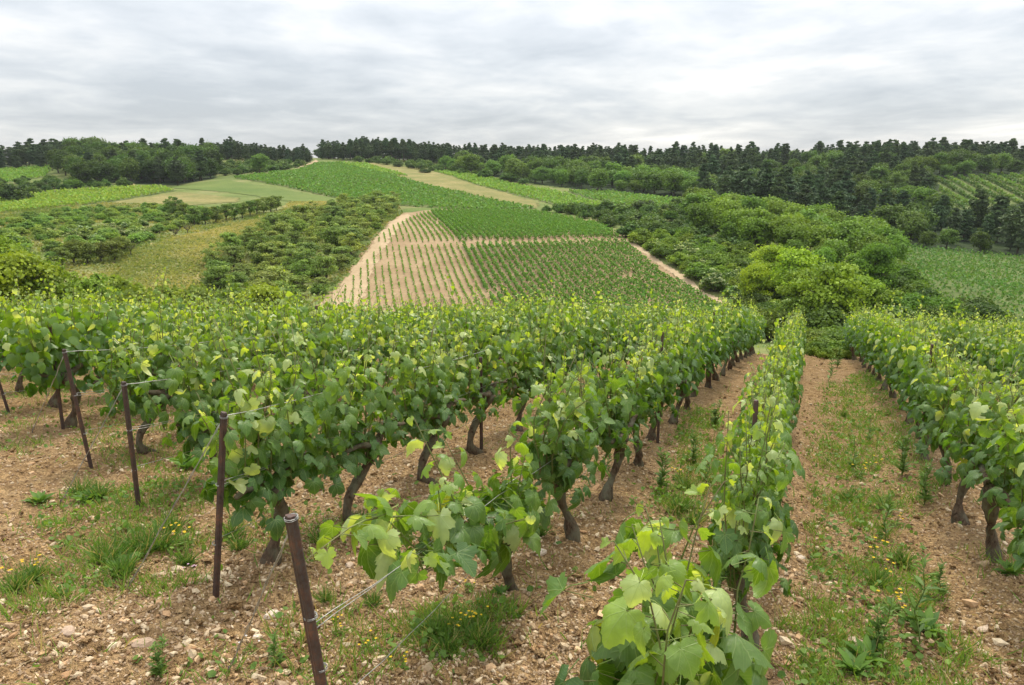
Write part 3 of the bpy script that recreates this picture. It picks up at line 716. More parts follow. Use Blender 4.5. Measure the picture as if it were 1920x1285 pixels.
for px, Y in ((215,122),(190,120),(165,118),(140,116),(118,112),(230,126)):
    x, y = at_px(px, Y); plant('orchard_tree', pick(PO), x, y, TR.uniform(3.4, 4.2), 'spreading old fruit tree on the lower edge of the meadow', 'tree', 'old fruit trees below the meadow', (1.35, 1.2, 1.05), 1.05)
many('scrub_bush', PS, spread([(-40,505),(-40,425),(120,398),(330,388),(430,398),(350,424),(240,464),(130,485),(60,500)], 4.0, 23, 170), (1.3, 2.3), 'low scrub bush in the abandoned orchard', 'shrub', 'scrub of the abandoned orchard', (1.6, 1.5, 1.35), (1.2, 1.9), 'scrub')
many('flowering_shrub', PSF, [at_px(p, q) for p, q in ((130,150),(160,153),(205,160),(180,140),(240,165),(265,168),(140,140),(255,150),(270,153),(100,147),(225,150))], (1.7, 2.3), 'low bush topped with creamy blossom above the dry meadow', 'shrub', 'cream-blossomed bushes above the meadow', (1, 1, 1), (1.3, 1.7))
# brighter growth just beyond the near vines
nl = 'yellow-green bush rising just behind the near vines on the left'
many('leafy_shrub', PSN, [at_px(px + TR.uniform(-8, 8), TR.uniform(46, 58)) for px in range(-40, 640, 22)], (4.2, 5.6), nl, 'shrub', 'yellow-green bushes behind the near vines', (1.65, 1.45, .95), (.9, 1.3))
many('leafy_shrub', PSN, [at_px(px + TR.uniform(-8, 8), TR.uniform(66, 84)) for px in range(-40, 600, 45)], (4.2, 6.0), 'duller bush in the hollow beyond the yellow-green bushes', 'shrub', 'bushes in the hollow', (1.2, 1.15, .95), (.9, 1.3))
for px, Y, h, l in ((40, 62, 7.9, 'tall yellow-green tree at the left edge, just beyond the near vines'), (-10, 66, 8.5, 'tree half outside the frame at the far left'), (95, 64, 7.0, 'smaller yellow-green tree beside the tall one at the left edge'), (505, 70, 6.0, 'round yellow-green bush at the foot of the orchard')):
    x, y = at_px(px, Y); plant('leafy_tree', pick(PBN), x, y, h, l, 'tree', None, (1.25, 1.15, .8), 1.0)
# robinias and scrub in the hollow on the right
many('leafy_shrub', PSN, spread([(1186,452),(1260,450),(1400,480),(1520,520),(1640,540),(1720,560),(1700,600),(1480,600),(1392,578),(1300,522)], 3.6, 36, 110), (2.2, 4.0), 'dense bush filling the slope between path and robinias', 'shrub', 'bushes between path and robinias', (1.0, 1.08, .7), (1.1, 1.5))
many('thicket_bush', PS, spread([(1010,397),(1110,396),(1180,406),(1290,384),(1400,402),(1470,420),(1420,470),(1330,480),(1240,450),(1180,447),(1120,415)], 3.9, 31, 120), (2.2, 4.2), 'bush in the thicket above the path beside the dense vines', 'shrub', 'thicket above the path', (.75, .82, .68), (1.1, 1.5))
many('flowering_shrub', PSF, spread([(1230,470),(1320,490),(1400,520),(1450,560),(1470,600),(1400,590),(1320,530)], 4.2, 33, 26), (2.4, 3.8), 'cream-flecked bush beside the path along the dense vines', 'shrub', 'cream-flecked bushes beside the path', (.8, .88, .75), (1.1, 1.4))
many('copse_tree', PB, spread([(1290,400),(1400,404),(1520,428),(1640,470),(1700,520),(1620,545),(1500,520),(1400,470),(1310,440)], 5.2, 34, 70), (4.6, 8.2), 'mid-green tree in the copse filling the hollow on the right', 'tree', 'copse in the hollow', (1.45, 1.4, .9), (.95, 1.25))
many('leafy_shrub', PSN, spread([(1400,580),(1480,560),(1620,570),(1760,590),(1840,610),(1840,650),(1480,650),(1400,630)], 3.6, 35, 60), (2.8, 4.4), 'bush at the near foot of the copse', 'shrub', 'bushes at the foot of the copse', (.55, .62, .55), (1, 1.3))
for px, Y, h, w, t, l in ((1548, 74, 7.6, 1.05, (1.15, 1.18, .75), 'broad bright green robinia nearest behind the vine rows'), (1500, 84, 7.2, .9, (1.05, 1.1, .7), 'robinia just left of the broadest bright green one'),
        (1610, 80, 6.4, .95, (1.15, 1.1, .7), 'yellowish robinia just right of the broadest bright green one'), (1640, 112, 8.8, .85, (.7, .88, .62), 'tall dark robinia with a rounded top at the edge of the copse'),
        (1480, 112, 8.8, .95, (1.4, 1.35, .75), 'tall robinia with a yellow-green top in the middle of the copse'), (1445, 120, 7.8, .95, (1.4, 1.35, .8), 'robinia beside the tall yellow-green one in the copse'),
        (1413, 112, 6.8, .8, (2.2, 1.8, .7), 'small tree with a flat yellow crown beside the path thicket'), (1560, 100, 7.6, .9, (1.2, 1.2, .75), 'light green robinia behind the broadest one'), (1700, 76, 4.6, 1.1, (.6, .72, .55), 'dark low tree right of the robinias'), (1765, 78, 4.4, 1.2, (.55, .68, .5), 'dark low tree before the valley-floor vineyard'), (1660, 78, 4.9, 1.0, (.9, .85, .6), 'yellow-tinged slender tree behind the right-hand rows')):
    x, y = at_px(px, Y); plant('robinia_tree', pick(PBN), x, y, h, l, 'tree', None, t, w)
for i, (px, Y, h) in enumerate(((1528, 23.5, 1.0), (1550, 25, 1.2), (1572, 24, 1.1), (1590, 25.5, 1.2), (1510, 25, 1.1), (1612, 25, 1.1), (1545, 21.5, .7), (1532, 20.5, .5), (1562, 21, .55), (1580, 20.2, .6), (1596, 21.5, .7), (1570, 19.2, .35), (1548, 18.6, .32), (1588, 18.4, .3), (1555, 22.8, .9), (1575, 22.5, .85), (1565, 28, 1.5), (1600, 29, 1.6), (1530, 29, 1.5))):
    x, y = at_px(px, Y); plant('leafy_shrub', pick(PSN), x, y, h, 'tall weedy bush closing the far end of the right-hand path', 'shrub', 'weedy bushes at the end of the path', (1.1, 1.1, 1.0), 1.3)
for i, (px, Y, h) in enumerate(((1690, 100, 4.2), (1712, 95, 4.0), (1730, 92, 3.8), (1675, 112, 4.5), (1755, 88, 3.6), (1785, 84, 3.4), (1810, 82, 3.0), (1700, 118, 4.2), (1722, 112, 3.6), (1665, 125, 4.5))):
    x, y = at_px(px, Y); plant('leafy_shrub', pick(PSN), x, y, h, 'bush on the corner between the robinias and the valley-floor vineyard', 'shrub', 'bushes at the valley-floor vineyard', (.8, .9, .6), 1.25)
# dead twiggy trees in the meadow
def dead_tree(px, Y, h, label, seed):
    r = np.random.default_rng(seed); x, y = at_px(px, Y); o = thing('dead_tree', label, 'tree', (x, y, ground_z(x, y)), r.uniform(0, 6)); g = Geo(); b = Geo()
    p, rad = limb(r, (0, 0, -.1), (r.normal(0, .15), 0, h * .35), .10, .07, 5); g.tube(p, rad, 6)
    for i in range(9):
        a = i * 2.4; e = (math.cos(a) * h * .5, math.sin(a) * h * .5, h * r.uniform(.65, 1)); p, rad = limb(r, (0, 0, h * .3), e, .055, .015, 6, .08); b.tube(p, rad, 5)
        for j in range(5):
            s = p[2 + j % 4]; e2 = s + r.normal(0, .28, 3) * h * .5 + np.array([0, 0, .2 * h]); q, rd = limb(r, s, e2, .02, .006, 4); b.tube(q, rd, 4)
    link('trunk', g.mesh('trunk', M_BARK, tint=False), o); link('branch', b.mesh('branch', M_BARK, tint=False), o)
dead_tree(246, 128, 2.6, 'leafless dead fruit tree at the lower edge of the dry meadow', 1)
dead_tree(352, 158, 2.4, 'leafless grey fruit tree near the top of the dry meadow', 2)
dead_tree(330, 152, 1.9, 'low leaning dead fruit tree in the middle of the dry meadow', 3)
def meadow_grass():
    r = np.random.default_rng(88); P = world_poly([(150,535),(240,470),(380,436),(520,402),(540,380),(650,379),(610,398),(520,430),(430,470),(380,530),(330,560)]); lo, hi = P.min(0), P.max(0); n = 60000
    x, y = r.uniform(lo[0], hi[0], n), r.uniform(lo[1], hi[1], n); j = (fbm(x, y, 3, 4) - .5) * 6; ok = inside(P, x + j, y + j) & (r.random(n) < .5); x, y = x[ok], y[ok]; m = len(x)
    g = Geo(); f = np.clip(fbm(x, y, 9, 12) * 2.4 - .7 + r.normal(0, .15, m), 0, 1)[:, None]; c = np.array([.20, .23, .07]) * (1 - f) + np.array([.36, .32, .13]) * f
    F = rand_frames(r, m, .2) * r.uniform(.25, .55, m)[:, None, None]; g.scatter(QUAD[0], QUAD[1], F, np.stack([x, y, terr_z(x, y) + .22], -1), c)
    link('meadow_grass', g.mesh('meadow_grass', M_GRASS, smooth=False), kind='stuff', label='tall dry grass of the meadow between the orchards')
meadow_grass()
def rough_grass():
    r = np.random.default_rng(89); P = world_poly([(-60,520),(-60,400),(120,380),(300,384),(500,400),(740,372),(756,400),(690,470),(610,560),(560,575),(-60,575)]); lo, hi = P.min(0), P.max(0); n = 110000
    x, y = r.uniform(lo[0], hi[0], n), r.uniform(lo[1], hi[1], n); ok = inside(P, x, y) & (fbm(x, y, 5, 31) > r.uniform(.25, .6, n)); x, y = x[ok], y[ok]; m = len(x)
    g = Geo(); f = np.clip(fbm(x, y, 8, 14) * 2.4 - .8 + r.normal(0, .2, m), 0, 1)[:, None]; c = np.array([.12, .17, .04]) * (1 - f) + np.array([.27, .25, .09]) * f
    g.scatter(QUAD[0], QUAD[1], rand_frames(r, m, .4) * r.uniform(.25, .6, m)[:, None, None], np.stack([x, y, terr_z(x, y) + .18], -1), c)
    link('rough_grass', g.mesh('rough_grass', M_GRASS, smooth=False), kind='stuff', label='rough grass and low weeds under the orchard trees')
rough_grass()
# hedge-like rows on the small terraces below the right-hand skyline
def terraces():
    r = np.random.default_rng(55); P = world_poly(PX_TERR); A, B = np.array(cast(1765, 340)), np.array(cast(1860, 392)); D = nrm(B - A); Q = np.array([D[1], -D[0]])
    for k, o in enumerate(np.arange((P @ Q).min(), (P @ Q).max(), 5.2)):
        s = np.arange((P @ D).min(), (P @ D).max(), .9); p = Q * o + D * s[:, None]; p = p[inside(P, p[:, 0], p[:, 1])]
        if len(p) < 6: continue
        g = Geo(); row_plants(g, p[:, 0], p[:, 1], r, 1.8, .8, 9, .8, (.10, .17, .04) if k % 2 else (.06, .11, .03))
        link('hedge_row', g.mesh('hedge_row', M_CROWN, smooth=False), label='strip of bushes on the small terraces below the right-hand skyline', category='hedge', group='strips on the right-hand terraces')
terraces()
#NEAR
# ------------------------------------------------------------------ stones, straw and grass on the near ground
NR = np.random.default_rng(5)
def near_points(n, power=1.0, rmax=24, amax=58, r=NR, rmin=.9):
    a = np.radians(r.uniform(-amax, amax, n)); u = r.random(n)
    q = rmin * (rmax / rmin) ** (u ** power); return q * np.sin(a), q * np.cos(a)
def stones():
    t = (1 + 5 ** .5) / 2
    iv = nrm(np.array([(-1, t, 0), (1, t, 0), (-1, -t, 0), (1, -t, 0), (0, -1, t), (0, 1, t), (0, -1, -t), (0, 1, -t), (t, 0, -1), (t, 0, 1), (-t, 0, -1), (-t, 0, 1)], float))
    it = np.array([(0, 11, 5), (0, 5, 1), (0, 1, 7), (0, 7, 10), (0, 10, 11), (1, 5, 9), (5, 11, 4), (11, 10, 2), (10, 7, 6), (7, 1, 8), (3, 9, 4), (3, 4, 2), (3, 2, 6), (3, 6, 8), (3, 8, 9), (4, 9, 5), (2, 4, 11), (6, 2, 10), (8, 6, 7), (9, 8, 1)])
    r = np.random.default_rng(61)
    for name, n, lo, hi, pal, mat, sink in (('gravel', 40000, .005, .022, ((.37, .255, .15), (.68, .56, .39)), M_STONE, .25), ('soil_clods', 20000, .006, .026, ((.15, .085, .048), (.31, .19, .11)), M_SOIL, .15)):
        g = Geo(); x, y = near_points(n, 1.0, 20, 56, r, 1.3)
        dens = fbm(x, y, .8, 33 if name == 'gravel' else 37); ok = dens > r.uniform(.22, .58, n); x, y = x[ok], y[ok]; m = len(x)
        s = lo * (hi / lo) ** (r.random(m) ** 1.9); s *= np.where(r.random(m) < .03, 1.7, 1)
        sc = s[:, None] * np.stack([r.uniform(.8, 1.5, m), r.uniform(.6, 1.1, m), r.uniform(.4, .8, m)], -1)
        F = rand_frames(r, m, 2.5) * sc[:, None, :]
        z = near_hs(x, y) + sc[:, 2] * (1 - 2 * sink) * .7
        f = r.random((m, 1)); c = np.array(pal[0]) * (1 - f) + np.array(pal[1]) * f
        if name == 'gravel': c *= np.where(r.random((m, 1)) < .18, np.array([[1.0, .84, .72]]), 1)
        for v in range(6):
            w = iv * (1 + r.normal(0, .22, (12, 1))); k = np.arange(m) % 6 == v
            g.scatter(w, it, F[k], np.stack([x, y, z], -1)[k], c[k])
        link(name, g.mesh(name, mat, smooth=False), kind='stuff', label='pale limestone pebbles lying all over the brown soil' if name == 'gravel' else 'crumbled brown clods between the pebbles')
stones()
def crumbs():
    ov = np.array([(1, 0, 0), (-1, 0, 0), (0, 1, 0), (0, -1, 0), (0, 0, 1), (0, 0, -1)], float); ot = np.array([(0, 2, 4), (2, 1, 4), (1, 3, 4), (3, 0, 4), (2, 0, 5), (1, 2, 5), (3, 1, 5), (0, 3, 5)])
    r = np.random.default_rng(64); g = Geo(); n = 90000; x, y = near_points(n, 1.0, 9, 50, r, 1.3); s = .0035 * (.012 / .0035) ** r.random(n)
    sc = s[:, None] * np.stack([r.uniform(.8, 1.5, n), r.uniform(.6, 1.1, n), r.uniform(.5, .9, n)], -1); f = r.random((n, 1)); c = np.array([.22, .125, .062]) * (1 - f) + np.array([.60, .46, .31]) * f
    F = rand_frames(r, n, .8) * sc[:, None, :]; P = np.stack([x, y, near_hs(x, y) + sc[:, 2] * .4], -1)
    for v in range(4):
        k = np.arange(n) % 4 == v; g.scatter(ov * (1 + r.normal(0, .25, (6, 1))), ot, F[k], P[k], c[k])
    link('soil_crumbs', g.mesh('soil_crumbs', M_STONE, smooth=False), kind='stuff', label='fine stony crumbs covering the near soil')
crumbs()
def single_rocks():
    """the bigger pale stones one can point at"""
    r = np.random.default_rng(62)
    for i, (px, py, s, l) in enumerate(((1010, 1065, .045, 'pale pink flat stone lying alone right of the short vine trunk'), (820, 1245, .05, 'pale angular stone below the grass patch'), (955, 1065, .03, 'small stone beside the short vine trunk'),
        (1630, 985, .04, 'pale flat stone at the edge of the weedy strip'), (1605, 1215, .05, 'brownish stone beside the broad-leaved weeds at the bottom'), (515, 1060, .035, 'stone at the foot of the orange-stained trunk'), (510, 1160, .045, 'flat stone between the second post and the nearest post'),
        (655, 1058, .04, 'pale stone among clods behind the nearest post'), (690, 1050, .035, 'second pale stone among clods behind the nearest post'), (270, 1225, .05, 'whitish stone at the bottom edge of the bare soil'), (130, 1195, .045, 'cream stone on the bare soil below the flowering weeds'),
        (1500, 1060, .035, 'stone in the path beside the centre row'), (735, 1150, .035, 'small white stone beside the yellow flowers'), (1845, 1180, .04, 'pale stone under the right-hand row'))):
        s *= .75; x, y = hit_near(px, py)
        th = np.linspace(0, 2 * math.pi, 11)[:-1]; g = Geo(); k = s * r.uniform(.8, 1.2, 10)
        ring = lambda f, z: np.stack([np.cos(th) * k * f * 1.2, np.sin(th) * k * f * .85, np.full(10, z) + r.normal(0, s * .06, 10)], -1)
        v = np.concatenate([ring(.9, -s * .3), ring(1.0, s * .1), ring(.72, s * .42), [[0, 0, s * .5]]]); t = []
        for a in range(2):
            for j in range(10): p, q = a * 10 + j, a * 10 + (j + 1) % 10; t += [(p, q, q + 10), (p, q + 10, p + 10)]
        t += [(20 + j, 20 + (j + 1) % 10, 30) for j in range(10)]
        f = r.random(); g.add(v, t, np.array([.42, .30, .21]) * (1 - f) + np.array([.62, .52, .42]) * f)
        o = link('stone', g.mesh('stone', M_STONE, smooth=False), None, label=l, category='stone'); o.location = (x, y, near_h(x, y)); o.rotation_euler = (r.normal(0, .12), r.normal(0, .12), r.uniform(0, 6))
single_rocks()
BLADE = (np.array([(-.5, 0, 0), (.5, 0, 0), (-.42, .42, .03), (.42, .42, .03), (-.24, .78, .13), (.24, .78, .13), (0, 1.0, .27)]), np.array([(0, 1, 3), (0, 3, 2), (2, 3, 5), (2, 5, 4), (4, 5, 6)]))
def blades(g, r, x, y, z, ln, wd, cols, lean=.5, flat=0.0):
    """grass: the blade's own Y goes up, its Z is the side it bends to"""
    m = len(x); d = np.stack([r.normal(0, lean, m), r.normal(0, lean, m), np.full(m, 1.0 - flat)], -1); d = nrm(d)
    side = r.normal(size=(m, 3)); side[:, 2] -= .4
    Y = d; Xv = nrm(np.cross(Y, side)); Zv = np.cross(Xv, Y)
    M = np.stack([Xv * wd[:, None], Y * ln[:, None], Zv * ln[:, None]], -1)
    g.scatter(BLADE[0], BLADE[1], M, np.stack([x, y, z], -1), cols)
NP = lambda pxs: np.array([hit_near(*p) for p in pxs])
GRASS = [  # pixel outline on the ground, weight
 ([(1590,705),(1640,705),(1690,790),(1740,900),(1700,970),(1765,1100),(1790,1284),(1600,1284),(1610,1000),(1575,860)], 2.2),
 ([(30,975),(180,905),(430,905),(340,1000),(400,1075),(180,1135),(0,1140),(0,1080),(150,1075)], 1.0),
 ([(0,700),(230,700),(520,870),(420,905),(0,860)], .9), ([(760,1165),(960,1150),(1010,1200),(930,1255),(800,1265)], 1.8), ([(520,1170),(760,1130),(760,1284),(480,1284)], .5),
 ([(1270,770),(1350,770),(1345,960),(1260,970)], 1.8), ([(1170,945),(1330,905),(1310,1000),(1200,1010)], .8), ([(400,990),(640,940),(720,1010),(560,1060),(420,1050)], .6), ([(1535,650),(1620,650),(1645,720),(1545,720)], 2.0), ([(960,990),(1060,980),(1090,1040),(980,1050)], .5), ([(250,1240),(420,1200),(480,1284),(260,1284)], .3), ([(1860,1060),(1919,1060),(1919,1110),(1870,1110)], .8)]
def grass():
    r = np.random.default_rng(71); g = Geo(); n = 330000
    x, y = near_points(n, .95, 21, 52, r, 1.4); w = np.full(n, .06)
    for p, k in GRASS:
        P = NP(p); jx, jy = (fbm(x, y, .3, 41) - .5) * .5, (fbm(x, y, .3, 42) - .5) * .5
        w = np.where(inside(P, x + jx, y + jy), np.maximum(w, k), w)
    patch = np.clip((fbm(x, y, .3, 51) - .40) * 7, 0, 1); ok = r.random(n) < w * (.08 + .92 * patch) * np.clip(.55 + .1 * w, 0, 1)
    x, y = x[ok], y[ok]; m = len(x); f = r.random((m, 1)); dry = (r.random((m, 1)) < .16)
    col = np.array([.085, .17, .026]) * (1 - f) + np.array([.19, .285, .045]) * f; col = np.where(dry, np.array([.36, .28, .13]) * r.uniform(.7, 1.1, (m, 1)), col)
    blades(g, r, x, y, near_hs(x, y) - .004, r.uniform(.03, .11, m) * (.45 + .65 * patch[ok]), r.uniform(.0025, .006, m) * (1 + .05 * y), col, .65)
    # small broad leaves of creeping weeds
    n = 46000; x, y = near_points(n, .95, 20, 52, r, 1.4); w = np.full(n, .05)
    for p, k in GRASS: w = np.where(inside(NP(p), x, y), np.maximum(w, k), w)
    ok = r.random(n) < w * np.clip((fbm(x, y, .3, 57) - .4) * 6, 0, 1); x, y = x[ok], y[ok]; m = len(x); f = r.random((m, 1))
    F = rand_frames(r, m, 1.6) * r.uniform(.012, .038, m)[:, None, None]
    g.scatter(CARD[0], CARD[1], F, np.stack([x, y, near_hs(x, y) + r.uniform(.005, .06, m)], -1), np.array([.07, .14, .028]) * (1 - f) + np.array([.15, .235, .05]) * f)
    for p, dens in ((GRASS[0][0], 1500), (GRASS[5][0], 1300), (GRASS[1][0], 700), (GRASS[3][0], 1300), (GRASS[8][0], 500), (GRASS[6][0], 900)):
        P = NP(p); lo, hi = P.min(0) - .15, P.max(0) + .15; n = int(dens * (hi[0] - lo[0]) * (hi[1] - lo[1])); n = min(n, 40000); x, y = r.uniform(lo[0], hi[0], n), r.uniform(lo[1], hi[1], n)
        cl = fbm(x, y, .28, 77); ok = inside(P, x + (fbm(x, y, .3, 43) - .5) * .6, y + (fbm(x, y, .3, 44) - .5) * .6) & (cl > r.uniform(.36, .56, n)); x, y, cl = x[ok], y[ok], cl[ok]; m = len(x); f = r.random((m, 1)); br = r.random(m) < .22
        col = np.array([.085, .175, .026]) * (1 - f) + np.array([.185, .30, .05]) * f; z = near_hs(x, y)
        blades(g, r, x[~br], y[~br], z[~br] - .004, r.uniform(.03, .10, (~br).sum()) * (.5 + 1.6 * (cl[~br] - .35)), r.uniform(.003, .0065, (~br).sum()) * (1 + .06 * y[~br]), col[~br], .7)
        F = rand_frames(r, int(br.sum()), 1.4) * r.uniform(.014, .042, br.sum())[:, None, None]; g.scatter(CARD[0], CARD[1], F, np.stack([x, y, z + r.uniform(.005, .07, m)], -1)[br], col[br] * .95)
    link('grass', g.mesh('grass', M_GRASS, smooth=False), kind='stuff', label='sparse green and yellowing grass between the vine rows')
    g = Geo(); m = 5200; x, y = near_points(m, 1, 14, 52, r, 1.5); ok = fbm(x, y, .5, 63) > r.uniform(.35, .6, m); x, y = x[ok], y[ok]; m = len(x)
    f = r.random((m, 1)); blades(g, r, x, y, near_hs(x, y) + .006, r.uniform(.05, .22, m), r.uniform(.002, .004, m), np.array([.30, .21, .12]) * (1 - f) + np.array([.52, .42, .26]) * f, 1.0, .93)
    link('straw', g.mesh('straw', M_GRASS, smooth=False), kind='stuff', label='dry straw and twigs strewn on the soil')
    print('grass', m)
grass()
# single weeds
def flat_mat(name, c, rough=.6):
    k = NT(name); return k.end(k.bsdf(c, rough, .3))
M_YELLOW = flat_mat('yellow_petals', (.85, .58, .03)); M_STALK = flat_mat('weed_stalk', (.14, .19, .05)); M_WHITE = flat_mat('white_petals', (.75, .72, .70)); M_PINK = flat_mat('pink_petals', (.75, .5, .62))
LANCE = (np.array([(0, 0, 0), (-.13, .3, .04), (.12, .3, .05), (-.13, .62, .06), (.13, .62, .06), (0, 1, -.06), (0, .45, 0.0)]), np.array([(0, 6, 1), (0, 2, 6), (1, 6, 3), (6, 2, 4), (6, 4, 5), (3, 6, 5)]))
def weed_upright(seed):
    r = np.random.default_rng(seed); st = Geo(); lf = Geo()
    for s in range(1 + int(r.integers(0, 3))):
        top = np.array([r.normal(0, .07), r.normal(0, .07), 1.0 if s == 0 else r.uniform(.55, .85)]); p, rad = limb(r, (r.normal(0, .02), r.normal(0, .02), -.03), top, .011, .005, 7, .03); st.tube(p, rad, 5)
        m = 46; t = r.uniform(.1, 1, m); loc = np.stack([np.interp(t, np.linspace(0, 1, 7), p[:, i]) for i in range(3)], -1); a = np.arange(m) * 2.4
        d = np.stack([np.cos(a), np.sin(a), r.uniform(.2, .9, m)], -1); F = frames(np.stack([-np.cos(a) * .6, -np.sin(a) * .6, np.ones(m)], -1) + r.normal(0, .2, (m, 3)), d) * (r.uniform(.14, .30, m) * (1.1 - .5 * t))[:, None, None]
        f = r.random((m, 1)); lf.scatter(LANCE[0], LANCE[1], F * np.array([1.0, 1, 1]), loc, np.array([.07, .14, .035]) * (1 - f) + np.array([.15, .24, .055]) * f)
    return [('stem', st.mesh('stem', M_STALK, tint=False)), ('foliage', lf.mesh('foliage', M_GRASS))]
def weed_rosette(seed, m=26):
    r = np.random.default_rng(seed); lf = Geo(); st = Geo(); a = np.arange(m) * 2.4; e = r.uniform(.25, 1.1, m)
    d = np.stack([np.cos(a), np.sin(a), e], -1); F = frames(np.stack([-np.cos(a) * e, -np.sin(a) * e, np.ones(m)], -1), d) * r.uniform(.4, 1.05, m)[:, None, None]; f = r.random((m, 1))
    lf.scatter(LANCE[0], LANCE[1], F * np.array([1.1, 1, 1]), np.zeros((m, 3)), np.array([.06, .13, .03]) * (1 - f) + np.array([.14, .245, .05]) * f)
    p, rad = limb(r, (0, 0, -.05), (0, 0, .12), .03, .02, 3); st.tube(p, rad, 5)
    return [('stem', st.mesh('stem', M_STALK, tint=False)), ('leaf', lf.mesh('leaf', M_GRASS))]
def grass_tuft(seed, m=150):
    r = np.random.default_rng(seed); g = Geo(); q = .22 * r.random(m) ** .6; a = r.uniform(0, 6.3, m); f = r.random((m, 1)); dry = r.random((m, 1)) < .1
    c = np.where(dry, np.array([[.34, .28, .13]]), np.array([.06, .13, .025]) * (1 - f) + np.array([.13, .22, .045]) * f)
    blades(g, r, q * np.cos(a), q * np.sin(a), np.full(m, -.03), r.uniform(.45, 1.1, m), r.uniform(.022, .045, m), c, .7)
    return [('blade', g.mesh('blade', M_GRASS, smooth=False))]
def weed_flower(seed, petals=M_YELLOW):
    r = np.random.default_rng(seed); st = Geo(); lf = Geo(); parts = []
    for s in range(5):
        top = np.array([r.normal(0, .28), r.normal(0, .28), r.uniform(.55, 1)]); p, rad = limb(r, (r.normal(0, .05), r.normal(0, .05), -.03), top, .009, .006, 5, .06); st.tube(p, rad, 4)
        h = Geo(); th = np.arange(8) * math.pi / 4
        for ring, rr in ((0, .06), (.4, .038)):
            v = []; t = []
            for j in range(8):
                b = len(v); c, q = math.cos(th[j] + ring), math.sin(th[j] + ring); v += [(0, 0, .02 * (ring > 0)), (c * rr - q * .018, q * rr + c * .018, .012 + .02 * ring), (c * rr * 1.12, q * rr * 1.12, .0), (c * rr + q * .022, q * rr - c * .022, .012 + .02 * ring)]; t += [(b, b + 1, b + 2), (b, b + 2, b + 3)]
            h.add(np.array(v) + top, t)
        parts.append(('flower', h.mesh('flower', petals, tint=False)))
    m = 60; a = r.uniform(0, 6.3, m); q = .3 * r.random(m); f = r.random((m, 1)); d = np.stack([np.cos(a), np.sin(a), r.uniform(.2, 1.2, m)], -1)
    lf.scatter(LANCE[0], LANCE[1], frames(rand_frames(r, m, 2)[:, :, 2], d) * r.uniform(.15, .35, m)[:, None, None], np.stack([q * np.cos(a), q * np.sin(a), r.uniform(0, .35, m)], -1), np.array([.08, .15, .03]) * (1 - f) + np.array([.17, .25, .05]) * f)
    return [('stem', st.mesh('stem', M_STALK, tint=False)), ('foliage', lf.mesh('foliage', M_GRASS))] + parts
WU = [weed_upright(300 + i) for i in range(4)]; WR = [weed_rosette(310 + i) for i in range(3)]; WT = [grass_tuft(320 + i) for i in range(4)]; WF = [weed_flower(330 + i) for i in range(3)]
WP = [weed_flower(340, M_PINK)]; WW = [weed_flower(341, M_WHITE)]
XR = np.random.default_rng(91)
def weed(name, protos, px, py, h, label, group=None):
    x, y = hit_near(px, py); o = thing(name, label, 'grass tuft' if 'tuft' in name else 'weed', (x, y, near_h(x, y)), XR.uniform(0, 6.28), h, group)
    for n, me in protos[int(XR.integers(len(protos)))]: link(n, me, o, kind='stuff' if n in ('blade', 'foliage', 'leaf') else None)
for px, py, h, l in ((1318, 905, .30, 'narrow-leaved weed standing in the aisle left of the centre row'), (1300, 870, .30, 'bushy narrow-leaved weed behind another in the aisle left of the centre row'), (1340, 800, .28, 'small dark weed at the far end of the weed patch left of the centre row'), (1240, 922, .34, 'thin single-stemmed weed close to the second row of trunks'),
    (1690, 895, .38, 'tall greyish weed beside the right-hand row, under the rusty stake'), (1732, 950, .34, 'thin weed stalk before the bent trunks of the right-hand row'), (1722, 1215, .40, 'tallest leafy weed in the weedy strip near the bottom of the picture'), (1600, 885, .30, 'bright weed at the left margin of the weedy strip'),
    (1630, 830, .28, 'weed in the middle of the weedy strip'), (1660, 1010, .30, 'weed with drooping stems in the weedy strip'), (1552, 715, .45, 'tall weed at the far end of the right path'), (1570, 690, .45, 'weed beside the tall one at the far end of the right path'), (1545, 672, .6, 'tall pale weed closing the far end of the path'), (1700, 770, .4, 'weed leaning against the right-hand row'), (1642, 1230, .25, 'leafy weed beside a stone at the bottom of the weedy strip'), (1760, 1120, .2, 'small weed at the right margin of the weedy strip'), (915, 1045, .22, 'dark weed behind the short vine trunk'), (1145, 905, .2, 'low weed between two trunks of the second row'), (520, 1250, .16, 'thin-leaved weed just left of the nearest post'), (300, 1275, .16, 'thin weed at the bottom edge of the bare soil')):
    weed('weed_plant', WU, px, py, h, l)
for px, py, h, l in ((345, 870, .22, 'bright broad-leaved weed at the foot of the third vine row'), (75, 940, .16, 'dark leafy clump on the bare headland'), (350, 880, .2, 'second bright broad-leaved weed at the foot of the third vine row'), (160, 940, .17, 'broad-leaved weed beside the dark clump on the headland'), (940, 1130, .09, 'small rosette at the foot of the short vine trunk'), (1625, 1245, .18, 'broad-leaved weed at the bottom of the weedy strip'), (1600, 1270, .16, 'dock-like weed at the lower left corner of the weedy strip'), (1890, 1090, .16, 'leafy weed under the bent trunk at the right edge'), (1735, 1190, .2, 'dark broad-leaved weed round the foot of the tallest leafy weed'), (235, 1075, .18, 'dark broad-leaved weed in the largest grass clump')):
    weed('broad_leaved_weed', WR, px, py, h * .72, l)
